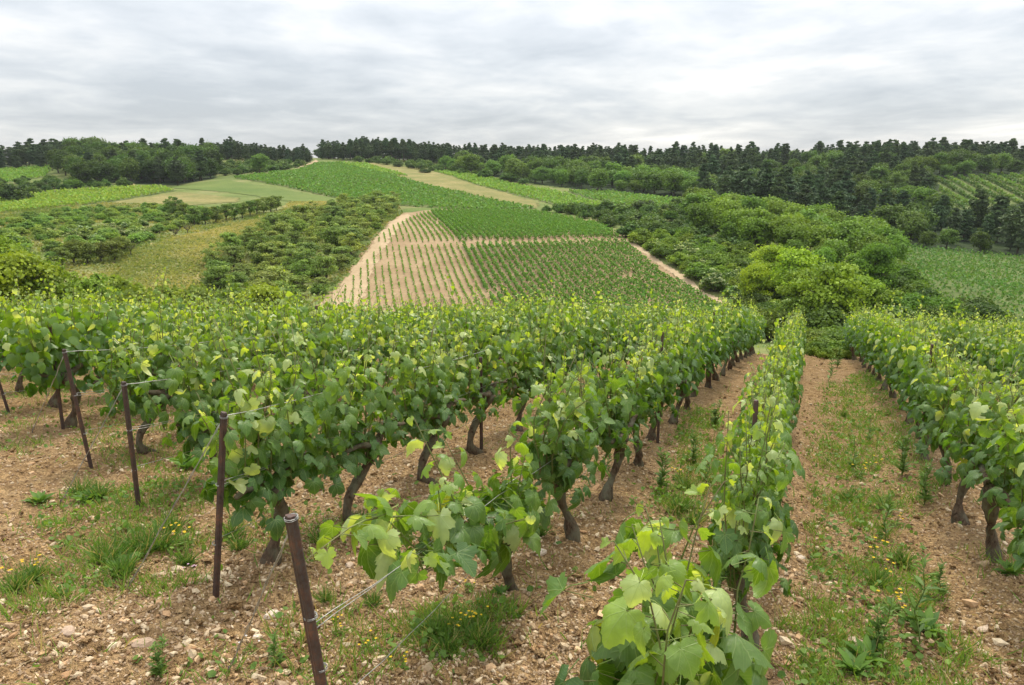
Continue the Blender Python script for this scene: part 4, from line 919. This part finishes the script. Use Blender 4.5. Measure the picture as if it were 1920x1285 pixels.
for i, (px, py, h) in enumerate(((430, 1010, .17), (200, 1060, .2), (260, 1040, .22), (295, 1030, .2), (230, 1090, .16), (150, 925, .17), (185, 935, .15), (320, 1000, .17), (680, 990, .12), (1010, 1025, .14), (30, 1110, .15), (60, 1090, .14), (470, 880, .15), (430, 870, .16), (350, 1065, .12), (600, 1030, .12), (450, 1040, .12), (820, 1215, .14), (870, 1195, .15), (900, 1225, .13), (840, 1240, .12), (1270, 965, .15), (1300, 985, .14), (1640, 1100, .14), (1690, 1060, .15), (1660, 960, .14), (700, 1140, .1), (610, 1130, .1), (1285, 920, .15), (1590, 940, .12), (1580, 780, .12))):
    weed('grass_tuft', WT, px, py, h, 'grass tuft %s' % ('beside the second post' if i == 0 else 'in the large dark clump on the headland' if i < 5 else 'near the dark clump on the headland' if i < 8 else 'scattered on the soil between the rows'), 'tufts in the large headland clump' if 0 < i < 5 else 'tufts near the dark headland clump' if 4 < i < 8 else 'tufts scattered between the rows' if i else None)
for i, (px, py, h) in enumerate(((882, 1200, .12), (900, 1195, .11), (860, 1215, .1), (640, 1195, .09), (660, 1205, .09), (690, 1235, .1), (720, 1262, .11), (750, 1275, .1), (800, 1240, .09), (60, 1085, .14), (30, 1095, .12), (350, 1030, .14), (330, 1020, .14), (500, 960, .1), (700, 1010, .08), (880, 1120, .08), (1640, 1055, .16), (1650, 1085, .15), (1665, 1150, .15), (1690, 1160, .13), (1610, 900, .16), (1640, 880, .14), (1680, 990, .12), (745, 1200, .08), (790, 1255, .1), (1270, 900, .14))):
    if i in (4, 6, 8, 23, 24): continue
    weed('flowering_weed', WF, px, py, h * .85, 'yellow-flowered weed %s' % ('in the grass patch below the short vine' if i < 9 or i in (15, 23, 24) else 'on the bare headland' if i < 15 else 'in the weedy strip beside the right-hand row' if i < 23 else 'in the aisle left of the centre row'), 'yellow weeds below the short vine' if i < 9 or i in (15, 23, 24) else 'yellow weeds on the headland' if i < 15 else 'yellow weeds in the weedy strip' if i < 23 else None)
weed('flowering_weed', WP, 365, 1098, .08, 'single pink flower at the edge of the large grass clump'); weed('flowering_weed', WW, 470, 1232, .07, 'tiny white flowers on the soil left of the nearest post')

# ------------------------------------------------------------------ vines
def leaf_tpl(level, fold, droop, curl, seed):
    r = np.random.default_rng(seed)
    H = {3: [(.05, -.08), (.12, -.19), (.21, -.27), (.28, -.235), (.36, -.25), (.41, -.17), (.51, -.12), (.505, -.02), (.585, .03), (.555, .12), (.625, .22), (.57, .29), (.60, .41), (.49, .42), (.505, .53), (.375, .545), (.40, .65), (.30, .71), (.275, .81), (.175, .82), (.13, .905)],
         2: [(.07, -.17), (.27, -.275), (.40, -.20), (.55, -.06), (.49, .07), (.63, .22), (.59, .39), (.40, .45), (.42, .62), (.23, .80)],
         1: [(.13, -.21), (.47, -.15), (.61, .22), (.47, .50), (.27, .79)]}[level]
    H = np.array(H); O = np.concatenate([[(0, 0)] if level == 1 else np.zeros((0, 2)), H, [(0, .99)], (H * [-1, 1])[::-1]])
    if level != 1: O = np.concatenate([O, [(0, -.01)]])
    n = len(O); c = np.array([0, .2])
    if level != 1:   # some leaves are more deeply cut than others
        a = np.abs(np.arctan2(O[:, 0], O[:, 1] - .05)); cut = (seed % 3) * .13
        O = c + (O - c) * (1 - cut * np.exp(-((a - .72) / .16) ** 2) - cut * .7 * np.exp(-((a - 1.62) / .16) ** 2))[:, None]
    jit = 1 + r.normal(0, .035, n)
    O = c + (O - c) * jit[:, None]
    def z(p, edge):
        x, y = p[..., 0], p[..., 1]; a = np.arctan2(x, y - .1)
        return fold * np.abs(x) ** 1.25 - droop * (y - .15) ** 2 * np.sign(y - .15) * .6 - curl * edge * (x * x + (y - .2) ** 2) * 1.6 + edge * .035 * np.sin(a * 5 + seed)
    if level == 1:
        v = np.concatenate([np.c_[O, z(O, 1.0)], [[c[0], c[1], 0]]]); t = [(n, (i + 1) % n, i) for i in range(n)]
    else:
        m = n // 2; I = c + (O[::2] - c) * .52; v = np.concatenate([np.c_[O, z(O, 1.0)], np.c_[I, z(I, .45)], [[c[0], c[1], 0]]]); t = []
        for i in range(m):
            a, b, d = 2 * i, 2 * i + 1, (2 * i + 2) % n; p, q = n + i, n + (i + 1) % m
            t += [(p, b, a), (p, q, b), (q, d, b), (n + m, q, p)]
    return v, np.array(t), v[:, :2].copy()
SHAPES = [(.28, .7, .25), (-.40, .45, .38), (.55, .25, .05), (-.18, 1.2, .55), (.10, .9, .7), (-.58, .1, .15)]
def leaf_mesh(level, i):
    v, t, uv = leaf_tpl(level, *SHAPES[i], i); g = Geo(); g.add(v, t, (1, 1, 1), uv)
    if level == 3:
        g.tube([(0, -.01, 0), (0, -.25, -.05), (0, -.62, -.28)], [.014, .012, .014], 5)
    return g.mesh('leaf', M_LEAF1, tint=False, uv=True)
LHD = [leaf_mesh(3, i) for i in range(6)]; LMD = [leaf_mesh(2, i) for i in range(6)]
LLD = [leaf_tpl(1, *SHAPES[i], i) for i in range(6)]
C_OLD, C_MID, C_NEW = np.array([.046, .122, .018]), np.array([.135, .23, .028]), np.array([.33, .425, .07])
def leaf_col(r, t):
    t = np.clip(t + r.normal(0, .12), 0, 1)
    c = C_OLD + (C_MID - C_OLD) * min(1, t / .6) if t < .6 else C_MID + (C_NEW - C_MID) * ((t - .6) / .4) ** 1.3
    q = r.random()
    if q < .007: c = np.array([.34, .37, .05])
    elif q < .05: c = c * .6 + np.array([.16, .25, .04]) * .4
    elif t > .4 and q > .80: c = np.array([.42, .49, .22])  # pale downy leaves, whose tone also paints in sky highlights high in the vine
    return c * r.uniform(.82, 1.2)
def shoot_leaves(r, p, ts, big=.125, L=None, low=0.0):
    L = [] if L is None else L; a = r.uniform(0, 6.28)
    for i, (q, t) in enumerate(zip(p, ts)):
        a += math.pi + r.normal(0, .5); out = np.array([math.cos(a) * .75, math.sin(a) * 1.25, 0]); out /= np.linalg.norm(out)
        s = big * (1 - .78 * max(0, t) ** 2.3) * r.uniform(.72, 1.12); pet = s * r.uniform(.55, 1.05)
        pos = q + out * pet + np.array([0, 0, pet * r.uniform(-.1, .45)])
        n = out * r.uniform(.25, 1.0) + np.array([0, 0, r.uniform(.25, 1.1)]) + r.normal(0, .42, 3); d = out * .55 + np.array([0, 0, -r.uniform(.3, 1.0)]) + r.normal(0, .25, 3)
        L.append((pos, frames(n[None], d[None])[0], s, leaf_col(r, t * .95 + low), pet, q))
    return L
def gen_vine(seed, nsh=12, length=.98, h0=.43, h1=1.08, width=.07, flop=.24, big=.083, extra=45, tall=.12):
    r = np.random.default_rng(seed); L = []; sh = []
    for s in range(nsh):
        x0 = ((s + .5) / nsh - .5) * length * .62 + r.normal(0, .03); top = h1 + r.normal(0, tall * .6) + (r.random() < .12) * r.uniform(0, tall * 2)
        n = max(5, int((top - h0) / .05)); t = np.linspace(0, 1, n); lean = x0 * .55 + r.normal(0, .07); side = r.normal(0, width * .6); bend = r.normal(0, flop) * .8
        p = np.stack([x0 + lean * t + .02 * np.sin(t * 9 + s), side + r.normal(0, .04) * t + bend * t ** 3 * .5, h0 + r.uniform(-.05, .08) + (top - h0) * (t - .12 * abs(bend) * t ** 3)], -1)
        p += r.normal(0, .006, p.shape); sh.append(p); L += shoot_leaves(r, p, t, big, None)
    for i in range(extra):   # laterals: the leaves that close the wall and hang under it
        z = r.uniform(h0 - .06, h1 - .10); y = r.choice([-1, 1]) * r.uniform(.02, .16); q = np.array([r.uniform(-.5, .5) * length * (.62 + .42 * (z - h0) / (h1 - h0)), y, z]); out = np.array([r.normal(0, .4), math.copysign(1, y), r.normal(0, .2)]); out /= np.linalg.norm(out); s = big * r.uniform(.55, 1.0)
        n = out * r.uniform(.5, 1) + np.array([0, 0, r.uniform(.1, .8)]) + r.normal(0, .25, 3); d = np.array([0, 0, -1.0]) + out * .3 + r.normal(0, .3, 3)
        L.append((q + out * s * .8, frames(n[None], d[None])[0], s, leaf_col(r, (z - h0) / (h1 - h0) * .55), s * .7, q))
    return L, sh
def trunk_mesh(seed, h=.47, rad=.043, lean=None, arms=True):
    r = np.random.default_rng(seed); g = Geo(); n = 11; t = np.linspace(0, 1, n); lean = np.array(lean) if lean is not None else r.normal(0, .045, 2)
    n = 14; t = np.linspace(0, 1, n); bx, by = r.normal(0, .055), r.normal(0, .04)
    p = np.stack([lean[0] * t + bx * np.sin(t * 5 + seed), lean[1] * t + by * np.sin(t * 4 + 2 * seed), -.06 + (h + .06) * t], -1)
    rr = rad * (1.42 - .85 * np.clip(t * 2.6, 0, 1) + .5 * t ** 3) * (1 + .2 * np.sin(t * 15 + seed)); g.tube(p, rr, 10, jit=.24, seed=seed)
    if arms:
        for sx in (-1, 1):
            q = np.array([p[-1], p[-1] + [sx * .12, r.normal(0, .02), .03], p[-1] + [sx * .30, r.normal(0, .03), .05 + r.normal(0, .02)]]); q = np.concatenate([q[:2], [(q[1] + q[2]) / 2 + [0, 0, .02]], q[2:]]); g.tube(q, [rad * .75, rad * .5, rad * .38, rad * .25], 7, jit=.14, seed=seed + 5)
    return g.mesh('trunk', M_VINEBARK, tint=False)
TRUNKS = [trunk_mesh(400 + i) for i in range(8)]
def shoot_mesh(p):
    g = Geo(); k = np.unique(np.linspace(0, len(p) - 1, 7).astype(int)); g.tube(p[k], np.linspace(.0048, .0018, len(k)), 5); return g
def petioles(g, L):
    for pos, F, s, c, pet, q in L: g.tube([q, pos], [.0016, .0014], 3, cap=False)
NLEAF = [0]
def make_vine(x, y, label, group, seed=None, proto=None, trunk=None, L=None, sh=None, rot=0.0, scale=1.0):
    z = near_h(x, y); o = thing('grapevine', label, 'grapevine', (x, y, z - .02), RANG + rot, scale, group)
    link('trunk', trunk or TRUNKS[int(XR.integers(len(TRUNKS)))], o)
    if proto is not None:
        link('foliage', proto[0], o, kind='stuff'); link('shoot', proto[1], o, kind='stuff'); return o
    dist = math.hypot(x, y)
    for p in sh: link('shoot', shoot_mesh(p).mesh('shoot', M_CANE, tint=False), o)
    g = Geo(); petioles(g, L); link('leaf_stalk', g.mesh('leaf_stalk', M_CANE, tint=False), o, kind='stuff')
    L = sorted(L, key=lambda l: -l[2]); rest = L[300:]
    for i, (pos, F, s, c, pet, q) in enumerate(L[:300]):
        me = (LHD if dist < 3.6 else LMD)[(i * 7 + seed) % 6]; lf = bpy.data.objects.new('leaf', me); COL.objects.link(lf); lf.parent = o
        sx = s * (1 + .16 * math.sin(i * 3.7)); M = Matrix.Identity(4)
        for a in range(3):
            for b in range(3): M[a][b] = F[a, b] * (s if b != 0 else sx)
            M[a][3] = pos[a]
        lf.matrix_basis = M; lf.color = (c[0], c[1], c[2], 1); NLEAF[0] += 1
    return o
def foliage_proto(seed, **k):
    L, sh = gen_vine(seed, **k); g = Geo(); s = Geo(); r = np.random.default_rng(seed); v = r.integers(0, 6, len(L))
    for i in range(6):
        S_ = [l for l, w in zip(L, v) if w == i]
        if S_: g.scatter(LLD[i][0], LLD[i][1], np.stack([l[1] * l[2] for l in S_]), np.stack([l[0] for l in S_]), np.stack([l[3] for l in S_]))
    for p in sh: s.tube(p[[0, len(p) // 2, -1]], [.004, .003, .0015], 4, cap=False)
    return g.mesh('foliage', M_LEAFM), s.mesh('shoot', M_CANE, tint=False)
PROTO = [foliage_proto(500 + i, nsh=19, extra=130, length=1.04) for i in range(12)]
ROWS = {}
def row_name(k):
    if k == 0: return 'centre row'
    if k > 0: return ('%s row right of the weedy strip' % ORD[k])
    return {-1: 'row of the nearest post', -2: 'row of the second post', -3: 'row of the third post', -4: 'row of the fourth post', -5: 'row behind the fourth post'}.get(k, '%s row back from the nearest post' % ORD[-k])
def lat_of(k):
    base = {0: -.20, 1: 1.12, -1: -1.23, -2: -2.45, -3: -3.70, -4: -4.73, -5: -5.95, -6: -6.95}
    return base[k] if k in base else (1.12 + (k - 1) * 1.22 if k > 0 else -6.95 + (k + 6) * 1.18)
START = {-1: [3.19, 3.92, 4.91, 5.90, 6.85], -2: [2.96, 3.72, 4.65], -3: [3.88, 4.8], -4: [4.34, 5.25], -5: [4.66, 5.6], -6: [5.3], 0: [1.93, 3.05, 3.95], 1: [3.9, 4.82, 5.59, 6.57, 7.5]}
def rowpt(k, a, dl=0.0): return RD * a + RQ * (lat_of(k) + dl)
def vines():
    r = np.random.default_rng(17); n_near = n_far = 0
    for k in range(-15, 12):
        al = list(START.get(k, [])); 
        if not al: al = [4.85 + (-k - 6) * .45 + .5] if k < 0 else [r.uniform(2, 3)]
        while True:
            a = al[-1] + r.normal(.95, .05); q = rowpt(k, a)
            if q[1] > (20.5 if k >= -2 else 18.5 if k > -5 else 16.5): break
            al.append(a)
        for i, a in enumerate(al):
            x, y = rowpt(k, a, r.normal(0, .025) + (-.10 if (k, i) == (0, 0) else 0)); px, py = proj(x, y, near_z(x, y) + .7)
            if y < 1.2 or px > 2070 or px < -170 or (k == 1 and i == 0 and False): continue
            dist = math.hypot(x, y); lab = '%s grapevine from the near end of the %s' % (ORD[min(i + 1, 30)], row_name(k)); grp = 'grapevines in rows'
            if dist < 7.4:
                n_near += 1; seed = 1000 + n_near
                kw = dict(nsh=17, extra=100); trunk = None
                if k == 0: kw = dict(nsh=13, extra=90, width=.05, flop=.12, h1=1.06)
                if (k, i) == (0, 0): kw = dict(nsh=10, extra=60, length=.7, h0=.30, h1=.98, big=.132, width=.09, tall=.06); lab = 'nearest grapevine, its big leaves cut by the bottom of the picture'; kw['width'] = .12; kw['flop'] = .35
                if (k, i) == (0, 1): lab = 'tall grapevine in the centre row with a pale cord before it'; kw['length'] = .8
                if (k, i) == (-1, 0): continue
                if (k, i) == (1, 0): trunk = trunk_mesh(9, .38, .04, (.02, .05), False)
                L, sh = gen_vine(seed, **kw); make_vine(x, y, lab, grp, seed, None, trunk, L, sh, scale=(1, .80, .88 + .1 * (i == 1)) if k == 0 and i else 1)
            else:
                n_far += 1; make_vine(x, y, lab, grp, proto=PROTO[int(r.integers(12))], rot=math.pi * (r.random() < .5), scale=(r.uniform(.95, 1.1), r.uniform(.9, 1.15) * (.75 if k == 0 else 1), r.uniform(.92, 1.08) * (.88 if k == 0 else 1)))
    # the stunted vine with one long trailing arm
    x, y = rowpt(-1, 3.19); rr = np.random.default_rng(4242); L = []; sh = []
    for s in range(11):
        t = np.linspace(0, 1, 11); x0 = -1.0 + s * .105 + rr.normal(0, .02); b0 = .40 - .26 * x0; top = b0 + .26 + rr.normal(0, .05) + (.2 if s in (4, 7, 9) else 0)
        p = np.stack([x0 + rr.normal(-.05, .08) * t, rr.normal(0, .05) + rr.normal(0, .14) * t, b0 + rr.uniform(-.03, .05) + (top - b0) * t], -1); sh.append(p); k = np.arange(0, 11, 1); L += shoot_leaves(rr, p[k], t[k] * .8 + .12, .108)
    t = np.linspace(0, 1, 14); p = np.stack([-.85 - .62 * t, .02 + .12 * t + .03 * np.sin(t * 5), .78 + .10 * np.sin(t * 2.3) + .03 * t], -1); sh.append(p); L += shoot_leaves(rr, p, t * .5 + .5, .13)
    for i in range(44):
        qx = rr.uniform(-1.0, .2); q = np.array([qx, rr.normal(0, .06), (.40 - .26 * qx) + rr.uniform(-.06, .18)]); out = nrm(np.array([[rr.normal(0, .5), rr.choice([-1, 1]), rr.normal(0, .3)]]))[0]; s = .115 * rr.uniform(.6, 1.05)
        L.append((q + out * .08, frames((out * .8 + [0, 0, .5] + rr.normal(0, .25, 3))[None], (np.array([0, 0, -1.]) + rr.normal(0, .3, 3))[None])[0], s, leaf_col(rr, .35), .07, q))
    t = np.linspace(0, 1, 9); sh.append(np.stack([-.04 - .9 * t, .02 * np.sin(t * 6), .41 + .2 * t], -1))
    tm = trunk_mesh(77, .42, .034, (-.04, .0), False)
    make_vine(x, y, 'stunted grapevine on a thin crooked trunk, one long shoot trailing towards the nearest post', 'grapevines in rows', 3, None, tm, L, sh)
    print('vines near', n_near, 'far', n_far, 'leaves', NLEAF[0])
vines()

# ------------------------------------------------------------------ posts, stakes and wires
def steel_section(w):
    a = w / 2; return np.array([(-a, -a * .35), (-a * .55, -a * .55), (-a * .3, -a), (a * .3, -a), (a * .55, -a * .55), (a, -a * .35), (a, a * .15), (a * .5, a * .55), (-a * .5, a * .55), (-a, a * .15)])
def prism(g, p0, p1, sec, slant=.0):
    p0, p1 = np.array(p0, float), np.array(p1, float); d = nrm(p1 - p0); u = nrm(np.cross(d, [0, 1, .0])); v = np.cross(u, d); n = len(sec); V = []
    for f, s in ((0, 1), (.33, 1), (.66, 1), (.992, 1), (1, .86)):
        c = p0 + (p1 - p0) * f; V.append(c + u * sec[:, :1] * s + v * sec[:, 1:] * s + d * (slant * sec[:, :1] * (f > .9)))
    V = np.concatenate(V); t = []
    for i in range(4):
        for j in range(n): a, b = i * n + j, i * n + (j + 1) % n; t += [(a, b, b + n), (a, b + n, a + n)]
    t += [(4 * n, 4 * n + j, 4 * n + j + 1) for j in range(1, n - 1)]; g.add(V, t)
def coil(g, c, d, rad, turns=2.5, wr=.0012, pitch=.004, seed=0):
    r = np.random.default_rng(seed); th = np.linspace(0, turns * 2 * math.pi, int(turns * 12)); d = nrm(np.array(d)); u = nrm(np.cross(d, [0, 1, .1])); v = np.cross(u, d)
    g.tube(np.array(c) + u * (np.cos(th) * rad)[:, None] + v * (np.sin(th) * rad)[:, None] + d * (th * pitch / 6.28 + r.normal(0, .0006, len(th)))[:, None], wr, 4)
POSTS = []
def post(bpx, tpx, label, w=.038, ties=(.97, .62, .3)):
    x, y = hit_near(*bpx); z = near_h(x, y); d = ray(*tpx); Yt = y - .05; top = np.array([d[0] * Yt / d[1], Yt, EYE + d[2] * Yt / d[1]])
    base = np.array([x, y, z - .12]); o = thing('vineyard_post', label, 'post', (x, y, z), 0); org = np.array([x, y, z])
    g = Geo(); prism(g, base - org, top - org, steel_section(w * .8), .12); link('shaft', g.mesh('shaft', M_RUST, smooth=False, tint=False), o)
    ax = top - np.array([x, y, z])
    for i, f in enumerate(ties):
        g = Geo(); coil(g, ax * f, ax, w * .46, 2.6, seed=i); link('wire_tie', g.mesh('wire_tie', M_WIRE, tint=False), o)
    POSTS.append((np.array([x, y, z]), top)); return o
post((650, 1517), (545, 966), 'nearest rusty steel post, its foot below the picture', .040, (.985, .66, .48))
post((400, 1130), (420, 773), 'second rusty post from the front, its base in bare soil', .036)
post((262, 962), (232, 716), 'third rusty post, leaning back a little, thick grass behind it', .036)
post((175, 880), (120, 655), 'fourth rusty post, leaning strongly away from its row', .034)
post((20, 773), (-20, 660), 'rusty post cut by the left edge of the picture', .034)
def stake(k, a, h, label, w=.022, dl=0.0, tilt=0.0):
    x, y = rowpt(k, a, dl); z = near_h(x, y); o = thing('vine_stake', label, 'stake', (x, y, z), RANG); g = Geo(); prism(g, (0, 0, -.1), (tilt, 0, h), steel_section(w)); link('shaft', g.mesh('shaft', M_RUST, smooth=False, tint=False), o)
    g = Geo(); coil(g, (tilt * .5, 0, h * .5), (tilt, 0, h), w * .7, 2, seed=3); link('wire_tie', g.mesh('wire_tie', M_WIRE, tint=False), o)
stake(1, 7.73, 1.05, 'thin rust-red stake rising through the right-hand row', .030, -.05)
stake(-1, 6.75, 1.05, 'reddish stake in the row of the nearest post, weeds at its foot', .03, .04); stake(-1, 10.6, 1.1, 'thin reddish stake far along the row of the nearest post', .026, .05); stake(-1, 13.2, 1.1, 'farthest reddish stake in the row of the nearest post', .026, .05)
stake(-2, 5.6, .8, 'reddish stake half hidden behind the tallest vine of the nearest row', .032); stake(-4, 6.6, 1.1, 'stake showing dark red among the leaves of the fourth row', .032); stake(-5, 4.55, .95, 'dark stake beside the leaning trunk behind the fourth post', .03); stake(0, 3.75, 1.0, 'dark stake behind the pale cord in the centre row', .03)
def wire(name, pts, label, rad=.0017, mat=None, sag=.012, cat='wire', twist=0, seed=0):
    pts = np.array(pts, float); r = np.random.default_rng(seed); P = []
    for a, b in zip(pts[:-1], pts[1:]):
        t = np.linspace(0, 1, 14)[:, None]; P.append(a + (b - a) * t - np.array([0, 0, sag]) * 4 * t * (1 - t) + r.normal(0, .0012, (14, 3)))
    P = np.concatenate(P); g = Geo()
    if twist:
        th = np.linspace(0, twist, len(P)); 
        for s in (0, math.pi): g.tube(P + np.stack([np.cos(th + s), np.zeros(len(P)), np.sin(th + s)], -1) * rad * 1.6, rad, 4)
    else: g.tube(P, rad, 4)
    o = link(name, g.mesh(name, mat or M_WIRE, tint=False), None, label=label, category=cat); return o
def row_height(k, a, h, dl=0.0):
    x, y = rowpt(k, a, dl); return np.array([x, y, near_h(x, y) + h])
PN = ['nearest', 'second', 'third', 'fourth', 'leftmost']
for i, k in enumerate((-1, -2, -3, -4, -6)):
    b, t = POSTS[i]; ax = t - b; a0 = float(b[:2] @ RD)
    for f, w, dl in ((.98, 'top', 0), (.64, 'middle', .03), (.62, 'doubled middle', -.03), (.33, 'low', 0)):
        if i == 0 and w == 'top': continue
        p0 = b + ax * f; h = .92 * f * np.linalg.norm(ax); pts = [p0] + [row_height(k, a0 + s, h + .02, dl) for s in (1.3, 3.2, 6.0)]
        wire('trellis_wire', pts, '%s wire running from the %s post into its row' % (w, PN[i]), .0016 if f < .7 else .002, seed=i * 7 + int(f * 10))
def guy(i, px, py):
    b, t = POSTS[i]; x, y = hit_near(px, py); e = np.array([x, y, near_h(x, y)])
    o = wire('guy_wire', [t * .97 + b * .03, e], 'twisted guy wire slanting from the top of the %s post to the ground' % PN[i], .0018, None, .0, 'wire', 60, seed=i)
    g = Geo(); g.tube([e + [0, 0, -.03], e + [.01, 0, .035]], [.006, .005], 5); link('anchor_peg', g.mesh('anchor_peg', M_RUST, tint=False), o)
guy(0, 427, 1275); guy(1, 235, 1112); guy(2, 112, 945); guy(3, 60, 815)
def on_lat(px, py, lat):
    d = ray(px, py); s = lat / (d[:2] @ RQ); return np.array([d[0] * s, d[1] * s, EYE + d[2] * s])
wire('pale_cord', [on_lat(1344, 1095, -.29), on_lat(1387, 987, -.29), on_lat(1455, 800, -.27), on_lat(1476, 720, -.26)], 'pale cord stretched along the centre row between its first two vines', .0022, M_CORD, .004, 'cord')
wire('pale_cord', [on_lat(1356, 1240, -.26), on_lat(1392, 1103, -.25)], 'short pale cord slanting to the ground at the centre row, left one of two', .0018, M_CORD, .002, 'cord')
wire('pale_cord', [on_lat(1366, 1240, -.25), on_lat(1402, 1100, -.24)], 'short pale cord slanting to the ground at the centre row, right one of two', .0018, M_CORD, .002, 'cord')

# ------------------------------------------------------------------ the air
def haze():
    g = Geo(); x0, x1, y0, y1, z0, z1 = -900, 900, -60, 900, -60, 34
    v = [(x, y, z) for z in (z0, z1) for y in (y0, y1) for x in (x0, x1)]
    g.add(v, [(0, 2, 3), (0, 3, 1), (4, 5, 7), (4, 7, 6), (0, 1, 5), (0, 5, 4), (2, 6, 7), (2, 7, 3), (0, 4, 6), (0, 6, 2), (1, 3, 7), (1, 7, 5)])
    k = NT('thin_haze'); n = k.n('ShaderNodeVolumePrincipled'); n.inputs['Color'].default_value = (.86, .90, .96, 1); n.inputs['Density'].default_value = .00009
    k.t.links.new(n.outputs[0], k.out.inputs['Volume'])
    link('haze', g.mesh('haze', k.m, smooth=False, tint=False), kind='stuff')
haze()
